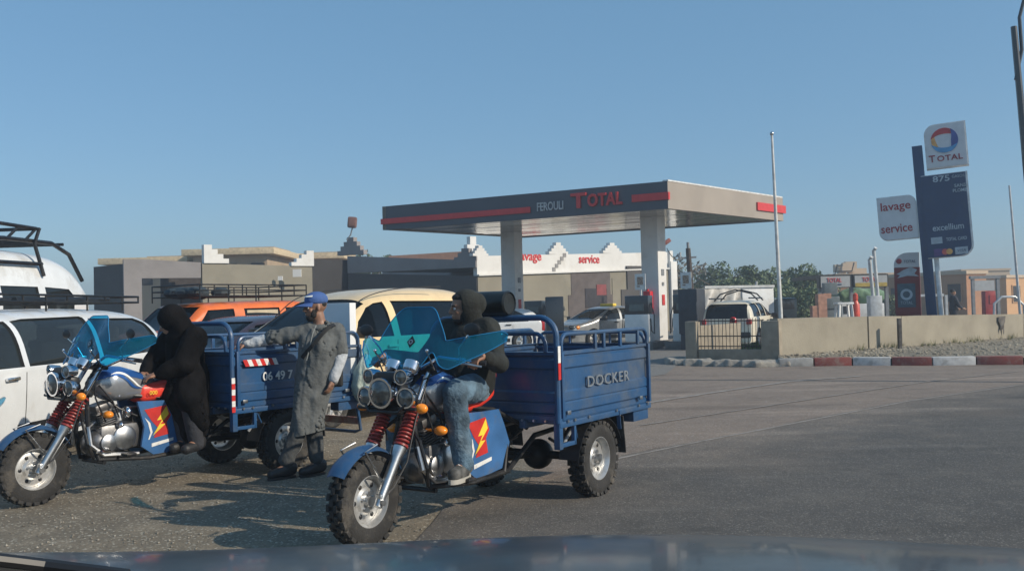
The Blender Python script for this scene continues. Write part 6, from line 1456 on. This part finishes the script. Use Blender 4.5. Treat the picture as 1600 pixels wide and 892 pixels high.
# ------------------------------------------------------------ the rider
W = WB1
rd = thing('person', 'person in a black hooded jacket and blue jeans riding the near blue tricycle', 'person', M1 @ Vector((0, 0, 0)), fr1[1])
V = Vector
pel, chest, neck, hd = V((W - 1.09, 0, .93)), V((W - 1.11, .01, 1.21)), V((W - 1.12, .01, 1.345)), V((W - 1.08, .0, 1.452))
ff = V((.80, -.60, -.06))
hs_, L_, Rm_ = head_shapes(hd, ff)
body = hs_ + [('c', hd + V((-.03, 0, -.06)), .055, neck, .06), ('c', neck, .07, chest, .12), ('c', chest, .13, pel, .13)]
J = {}
for s in (1, -1):
    sh = V((W - 1.12, s * .185, 1.30)); el = V((W - 1.02, s * .335, 1.07)); wr = V((W - .70, s * .425, 1.135)); hip = V((W - 1.06, s * .1, .89)); kn = V((W - .62, s * .235, .915)); an = V((W - .64, s * .29, .42)); toe = V((W - .49, s * .32, .385))
    J[s] = (sh, el, wr, hip, kn, an, toe)
    body += [('c', sh, .055, el, .042), ('c', el, .042, wr, .027), ('c', chest, .08, sh, .06), ('c', hip, .085, kn, .06), ('c', kn, .058, an, .04), ('c', pel, .1, hip, .09), ('c', an, .04, toe, .032)]
    g = V((W - .63, s * .42, 1.103)); body += hand_shapes(wr + V((0, 0, 0)), (g - wr) + V((.10, 0, .0)), (0, 0, -1), curl=.95, side=-s)
bd_ = blob('body', body, M['skin'], rd, .0065, 3)
add_face(bd_, L_, Rm_)
b = MB(); 
hr = blob('hair', [('e', L_(-.02, 0, .05), (.094, .078, .08), Rm_), ('e', L_(.03, 0, .085), (.05, .06, .03), Rm_)], M['hair'], rd, .008, 2)
bw = blob('beard', [('e', L_(.045, 0, -.082), (.040, .045, .03), Rm_), ('e', L_(.02, .045, -.05), (.03, .018, .04), Rm_), ('e', L_(.02, -.045, -.05), (.03, .018, .04), Rm_)], M['hair'], rd, .007, 2)
# hood: open at the front
hood_s = [('e', L_(-.025, 0, .035), (.112, .100, .108), Rm_), ('e', L_(-.03, 0, -.03), (.098, .096, .12), Rm_), ('c', L_(-.05, 0, -.09), .078, neck + V((-.02, 0, -.03)), .12), ('e', L_(-.10, 0, .03), (.07, .07, .08), Rm_), ('e', L_(-.02, .03, -.13), (.09, .10, .05), Rm_)]
hd_o = blob('hood', hood_s, M['hoodie'], rd, .009, 3, (.003, 7, 1))
bm = bmesh.new(); bm.from_mesh(hd_o.data)
fv = [f for f in bm.faces if (lambda q: (Rm_.transposed() @ (q - L_(0, 0, 0))).x > .035 and abs((Rm_.transposed() @ (q - L_(0, 0, 0))).y) < .085 and -.16 < (Rm_.transposed() @ (q - L_(0, 0, 0))).z < .10)(f.calc_center_median())]
bmesh.ops.delete(bm, geom=fv, context='FACES'); bmesh.ops.solidify(bm, geom=bm.faces[:], thickness=.012); bm.to_mesh(hd_o.data); bm.free()
jk = []
for s in (1, -1):
    sh, el, wr, hip, kn, an, toe = J[s]
    jk += [('c', sh + V((0, 0, .0)), .078, el, .060), ('c', el, .068, wr - (wr - el).normalized() * .03, .045), ('c', neck + V((-.02, 0, -.04)), .085, sh, .085), ('c', sh + V((0, -s * .05, -.04)), .11, pel + V((-.02, s * .08, -.01)), .125)]
jk += [('c', chest, .145, pel + V((.02, 0, 0)), .15), ('e', pel + V((.04, 0, -.03)), (.16, .20, .07)), ('c', el * 0 + chest + V((-.08, 0, .0)), .1, pel + V((-.1, 0, 0)), .1)]
blob('jacket', jk, M['hoodie'], rd, .010, 4, (.014, 7, .6))
jn = []
for s in (1, -1):
    sh, el, wr, hip, kn, an, toe = J[s]; jn += [('c', hip, .105, kn + V((-.02, 0, -.01)), .082), ('c', kn + V((-.01, 0, -.02)), .082, an + V((0, 0, .015)), .066), ('c', pel + V((0, 0, -.03)), .12, hip, .11)]
blob('jeans', jn, M['jeans'], rd, .009, 3, (.012, 11, .8))
for s in (1, -1):
    sh, el, wr, hip, kn, an, toe = J[s]
    so_ = blob('shoe', shoe_shapes(an - V((0, 0, .01)), toe, s=1.12), M['shoe'], rd, .007, 2); sole('sole', an, toe, so_, M['sole'])
    b = MB()
    for k in range(4): c = an.lerp(toe, .35 + .15 * k) + V((0, 0, .035 - .012 * k)); b.tube([c + V((0, -.025, .0)), c + V((.0, 0, .014)), c + V((0, .025, .0))], .004, 5)
    b.build('laces', M['sticker'], so_)
# red piping down the jacket's back
b = MB(); b.tube([V((W - 1.20, .16, 1.22)), V((W - 1.215, .17, 1.10)), V((W - 1.21, .17, .96))], .008, 6); b.build('red_piping', M['red'], rd)
# ------------------------------------------------------------ black roll across the front hoop of the near bed
rl = MB(); a, c = M1 @ V((.585, .22, 1.485)), M1 @ V((.60, .5, 1.485))
a = P(742, 478, 7.1); c = P(778, 477, 6.95)
a, c = M1 @ V((.615, -.24, 1.485)), M1 @ V((.615, .17, 1.485))
d = (c - a).normalized(); rl.lathe([(0, .02), (0, .08), (.01, .092), ((c - a).length - .012, .092), ((c - a).length, .082), ((c - a).length - .01, .075), ((c - a).length - .012, .002)], a, d, 28)
tag(rl.build('black_drum', mat('black_drum', (.012, .014, .014), .35, bump=.1)), 'black cylindrical drum lying on the front hoop behind the rider', 'drum')
# ------------------------------------------------------------ person in black on the second tricycle
W = WB2
bk = thing('person', 'person in a long black hooded coat sitting on the farther tricycle, face hidden', 'person', fr2[0], fr2[1])
pel, chest, neck, hd = V((W - 1.32, .08, .91)), V((W - 1.31, .08, 1.18)), V((W - 1.27, .07, 1.31)), V((W - 1.20, .05, 1.39))
ff = V((.70, -.66, -.45)); hs_, L_, Rm_ = head_shapes(hd, ff)
body = hs_ + [('c', hd + V((-.03, 0, -.06)), .055, neck, .06), ('c', neck, .07, chest, .12), ('c', chest, .13, pel, .13)]; J = {}
for s in (1, -1):
    sh = V((W - 1.30, .08 + s * .18, 1.25)); el = V((W - 1.15, .08 + s * .24, 1.04)); wr = V((W - 1.00, .08 + s * .11, .96)); hip = V((W - 1.30, .08 + s * .1, .88)); kn = V((W - 1.16, .26 + s * .09, .74)); an = V((W - 1.22, .30 + s * .08, .36)); toe = V((W - 1.09, .33 + s * .09, .32)); J[s] = (sh, el, wr, hip, kn, an, toe)
    body += [('c', sh, .055, el, .042), ('c', el, .042, wr, .027), ('c', chest, .08, sh, .06), ('c', hip, .085, kn, .06), ('c', kn, .058, an, .04), ('c', pel, .1, hip, .09), ('c', an, .04, toe, .032)]
    body += hand_shapes(wr, V((.5, -s * .2, -.1)), (0, -s * .3, -1), curl=.5, side=-s)
bd_ = blob('body', body, M['skin'], bk, .0075, 3); add_face(bd_, L_, Rm_)
blob('hood', [('e', L_(-.03, 0, .035), (.125, .115, .125), Rm_), ('e', L_(-.06, 0, -.05), (.10, .12, .13), Rm_), ('c', L_(-.06, 0, -.09), .1, neck + V((-.03, 0, -.05)), .15)], M['blackcloth'], bk, .011, 4, (.005, 7, 1))
ct = [('c', neck + V((-.03, 0, -.04)), .11, chest, .15), ('c', chest, .155, pel, .17), ('c', pel, .20, V((W - 1.27, .22, .60)), .16), ('c', V((W - 1.27, .22, .60)), .15, V((W - 1.27, .27, .46)), .125)]
for s in (1, -1):
    sh, el, wr, hip, kn, an, toe = J[s]; ct += [('c', sh, .10, el, .09), ('c', el, .085, wr, .055), ('c', hip, .14, kn, .11), ('c', kn, .105, an + V((-.03, 0, .16)), .08)]
blob('coat', ct, M['blackcloth'], bk, .012, 4, (.022, 7, .3))
tr = []
for s in (1, -1):
    sh, el, wr, hip, kn, an, toe = J[s]; tr += [('c', hip, .1, kn, .08), ('c', kn, .075, an + V((0, 0, -.01)), .066)]
blob('trousers', tr, M['trousers'], bk, .010, 2)
for s in (1, -1):
    sh, el, wr, hip, kn, an, toe = J[s]; blob('shoe', shoe_shapes(an, toe, s=1.12), M['vinyl'], bk, .009, 2)
# ------------------------------------------------------------ the standing man in the grey robe
ZM = 8.62
def Q(px, py, dy=0.): return P(px, py, ZM + dy)
foot = G(478, 733); mn = thing('person', 'bearded man in a grey robe and blue cap leaning one arm on the farther tricycle', 'person', (Q(480, 733).x, ZM, 0)); MO = V(mn.location)
def q(px, py, dy=0.): return Q(px, py, dy) - MO
hd = q(492.5, 481); neck = q(500, 507, .02); chest = q(501, 540, .03); pel = q(490, 600, .05); ff = V((-.86, -.50, -.06))
hs_, L_, Rm_ = head_shapes(hd, ff, sc=1.02)
shR, shL = q(474, 519, .0), q(525, 519, .06); elR, wrR = q(425, 527, -.02), q(386, 537, -.05); elL, wrL = q(533, 560, .06), q(521, 592, -.02)
hipR, hipL = q(480, 607, .0), q(500, 607, .08); knR, knL = q(473, 656, -.03), q(490, 660, .04); anR, anL = q(477, 712, -.02), q(490, 716, .1)
anR = V((q(452, 716).x, -.10, .10)); anL = V((q(494, 716).x, .02, .10)); toeR = anR + V((-.11, -.09, -.055)); toeL = anL + V((-.10, -.10, -.055))
body = hs_ + [('c', hd + V((.02, .01, -.06)), .055, neck, .058), ('c', neck, .065, chest, .12), ('c', chest, .13, pel, .13), ('c', chest, .08, shR, .06), ('c', chest, .08, shL, .06),
    ('c', shR, .052, elR, .042), ('c', elR, .042, wrR, .027), ('c', shL, .052, elL, .042), ('c', elL, .042, wrL, .027), ('c', pel, .10, hipR, .08), ('c', pel, .10, hipL, .08),
    ('c', hipR, .07, knR, .05), ('c', hipL, .07, knL, .05), ('c', knR, .05, anR, .038), ('c', knL, .058, anL, .038), ('c', anR, .036, toeR, .03), ('c', anL, .036, toeL, .03)]
body += hand_shapes(wrR, (-1, -.1, -.28), (0, .1, -1), curl=.35, side=1) + hand_shapes(wrL, (-.35, -.25, -1), (-.9, .3, .1), curl=.4, side=1)
bd_ = blob('body', body, M['skin2'], mn, .007, 3); add_face(bd_, L_, Rm_, 1.02)
blob('beard', [('e', L_(.05, 0, -.085), (.042, .047, .036), Rm_), ('e', L_(.03, .046, -.045), (.03, .018, .045), Rm_), ('e', L_(.03, -.046, -.045), (.03, .018, .045), Rm_), ('e', L_(.088, 0, -.036), (.010, .026, .006), Rm_), ('e', L_(-.045, 0, .03), (.06, .074, .05), Rm_)], M['hair'], mn, .007, 2)
cp = blob('cap', [('e', L_(-.014, 0, .072), (.108, .090, .074), Rm_), ('e', L_(-.014, 0, .055), (.108, .09, .03), Rm_)], M['cap'], mn, .007, 2)
b = MB()
def brim(u, v):
    a = -1.05 + 2.1 * u; r0 = .088 + .085 * v * math.cos(a * .8); return L_(-.012 + r0 * math.cos(a) * 1.1, r0 * math.sin(a) * .92, .05 - .022 * v - .012 * (abs(a)) ** 2 * v)
b.grid(brim, 18, 6); b.build('cap_brim', M['cap'], cp, solid=.006)
c_ = L_(.078, -.03, .095); b = MB(); b.grid(lambda u, v: L_(-.014 + .112 * math.cos(-1.0 + 1.2 * u) * math.cos(.35 + .35 * v), .094 * math.sin(-1.0 + 1.2 * u) * math.cos(.35 + .35 * v), .072 + .078 * math.sin(.35 + .2 * v)), 10, 3); b.build('cap_lettering_band', M['sticker'], cp)
rb_ = []
rb_ += [('c', neck + V((0, 0, -.05)), .075, shR, .075), ('c', neck + V((0, 0, -.05)), .075, shL, .08), ('c', shR + V((.07, 0, -.06)), .11, q(482, 590, .03), .115), ('c', shL + V((-.06, 0, -.06)), .115, q(506, 590, .06), .11), ('c', chest, .14, pel, .13),
    ('c', shR, .075, elR + V((.06, 0, .0)), .066), ('c', elR + V((.06, 0, 0)), .066, elR, .06), ('c', shL, .085, q(533, 548, .06), .075),
    ('c', q(483, 590, .03), .115, q(474, 645, -.03), .095), ('c', q(503, 590, .06), .11, q(491, 645, .04), .09), ('c', q(474, 645, -.03), .095, q(472, 690, -.04), .105), ('c', q(491, 645, .04), .09, q(490, 690, .03), .095), ('c', pel, .135, q(482, 690, .0), .11), ('c', chest, .15, pel, .14)]
ro = blob('robe', rb_, M['robe'], mn, .010, 4, (.026, 8, .4))
bm = bmesh.new(); bm.from_mesh(ro.data); zc = q(480, 682).z
pl_n = V((.18, 0, -1)).normalized(); bmesh.ops.bisect_plane(bm, geom=bm.verts[:] + bm.edges[:] + bm.faces[:], plane_co=q(478, 677), plane_no=pl_n, clear_outer=True)
bm.to_mesh(ro.data); bm.free()
b = MB(); b.tube([q(479, 563, -.14), q(483, 545, -.145), q(489, 520, -.125), q(494, 508, -.10)], .004, 5); b.build('placket', mat('robe_trim', (.3, .32, .31), .8), ro)
b = MB(); b.tube([V(p) for p in (neck + V((-.06, -.06, -.02)), neck + V((-.0, -.085, -.035)), neck + V((.06, -.06, -.02)), neck + V((.085, .0, .0)), neck + V((.05, .07, .01)), neck + V((-.04, .06, .01)), neck + V((-.075, 0, -.01)), neck + V((-.06, -.06, -.02)))], .012, 8); b.build('collar', M['robe'], ro)
for e_, w_2, nm in ((elR + V((.05, 0, 0)), wrR, 'R'), (elL + V((.0, 0, .03)), wrL + V((0, 0, .0)), 'L')):
    blob('shirt_sleeve', [('c', e_, .057, w_2, .043)], M['shirt'], mn, .009, 3, (.008, 16, .6))
pth = [q(523, 507, .0), q(516, 509, -.09), q(503, 522, -.145), q(488, 540, -.165), q(474, 556, -.12), q(468, 570, -.02)]
b = MB()
for a, c in zip(pth, pth[1:]): b.beam(a, c, .035, .006, .001, V((0, -1, .2)))
b.build('shoulder_strap', M['strap'], mn)
blob('shoulder_bag', [('b', q(522, 588, .14), (.16, .07, .19), None, .02)], M['strap'], mn, .01, 2)
tr = [('c', knR, .072, anR + V((0, 0, .05)), .066), ('c', knL, .072, anL + V((0, 0, .05)), .066)]
blob('trousers', tr, M['greytrousers'], mn, .009, 3, (.01, 12, .7))
for an, toe in ((anR, toeR), (anL, toeL)):
    so_ = blob('shoe', shoe_shapes(an, toe, s=1.1), M['vinyl'], mn, .008, 2); sole('sole', an, toe, so_, M['black'])
# ------------------------------------------------------------ things on and by the second tricycle
b = MB(); b.box((-.83, .31, 1.08), (.085, .46, .92), None, .006); b.build_ = None
o = b.build('white_board', mat('board_white', (.72, .73, .74), .5, var=.03)); o.location = fr2[0]; o.rotation_euler = (0, 0, fr2[1]); tag(o, 'tall thick white board standing in the bed of the farther tricycle', 'board')
cb = M2 @ V((-.93, .60, 1.0)); tp = P(566, 548, cb.y); pts = [(0, .015), (-.02, .03), (-.08, .07), (-.18, .105), (-.30, .13), (-.40, .125), (-.46, .085), (-.48, .01)]
b = MB(); b.lathe([(-h, r_) for h, r_ in pts], V((0, 0, 0)), (0, 0, -1), 40)
for v in b.bm.verts:
    a = math.atan2(v.co.y, v.co.x); f = (.5 + .5 * min(1, -v.co.z / .2)); v.co.x *= 1 + .12 * math.sin(a * 7 + v.co.z * 9) * f; v.co.y *= 1 + .12 * math.sin(a * 7 + v.co.z * 9) * f; v.co += V((noise.noise(v.co * 14), noise.noise(v.co * 14 + V((5, 0, 0))), noise.noise(v.co * 9))) * .022
for s in (-1, 1): b.tube([(s * .03, 0, -.06), (s * .035, 0, .03), (s * .01, 0, .09), (0, 0, .1)], .008, 6)
pb2 = P(571, 553, cb.y - .05); o = b.build('plastic_bag', M['bag'], sharp=70); o.location = pb2; tag(o, 'crumpled pale green white plastic bag hanging at the rear corner of the farther tricycle', 'bag')
# ------------------------------------------------------------ distant figure behind the wall
YF = 37.; fx_ = X(1490, YF, 1); fg = thing('person', 'distant person in dark clothes behind the wall right of the price sign', 'person', (fx_, YF, 0))
hd = V((0, 0, 1.62)); hs_, L_, Rm_ = head_shapes(hd, V((.9, -.4, -.1)))
bs = hs_ + [('c', (0, 0, 1.52), .06, (0, 0, 1.2), .14), ('c', (0, 0, 1.2), .14, (0, 0, .95), .14)]; cl = [('c', (0, 0, 1.42), .13, (0, 0, .95), .17)]; tr = []
for s in (1, -1):
    bs += [('c', (0, s * .19, 1.4), .05, (.08, s * .25, 1.12), .042), ('c', (.08, s * .25, 1.12), .042, (.26, s * .2, 1.0), .028), ('c', (0, s * .1, .95), .09, (.06 * s, s * .1, .5), .06), ('c', (.06 * s, s * .1, .5), .055, (.1 * s, s * .1, .1), .04), ('c', (.1 * s, s * .1, .06), .035, (.1 * s + .15, s * .1, .04), .03)]
    bs += hand_shapes(V((.26, s * .2, 1.0)), (1, 0, -.2), (0, -s, 0), curl=.3, side=1)
    cl += [('c', (0, s * .17, 1.4), .09, (.08, s * .25, 1.12), .07), ('c', (.08, s * .25, 1.12), .065, (.22, s * .21, 1.02), .045)]; tr += [('c', (0, s * .1, .95), .12, (.06 * s, s * .1, .5), .09), ('c', (.06 * s, s * .1, .5), .085, (.1 * s, s * .1, .12), .07)]
bd_ = blob('body', bs, M['skin'], fg, .012, 2); blob('jacket', cl, M['darkcar'] if 0 else mat('navy_cloth', (.03, .035, .05), .9), fg, .02, 3); blob('trousers', tr, M['trousers'], fg, .02, 3); blob('hair', [('e', L_(-.02, 0, .05), (.1, .084, .085), Rm_)], M['hair'], fg, .012, 2)
bpy.context.view_layer.update()

# ------------------------------------------------------------ thin dusty air
hz_m = bpy.data.materials.new('dusty_air'); hz_m.use_nodes = True; hn = hz_m.node_tree; hn.nodes.clear()
ho_ = hn.nodes.new('ShaderNodeOutputMaterial'); pv_ = hn.nodes.new('ShaderNodeVolumePrincipled'); pv_.inputs['Color'].default_value = (.78, .86, .95, 1); pv_.inputs['Density'].default_value = .0028; pv_.inputs['Anisotropy'].default_value = .3
hn.links.new(pv_.outputs[0], ho_.inputs['Volume'])
b = MB(); b.box((150, 120, 5.0), (700, 340, 12.0)); hzo = struct(b.build('haze', hz_m), 'stuff')
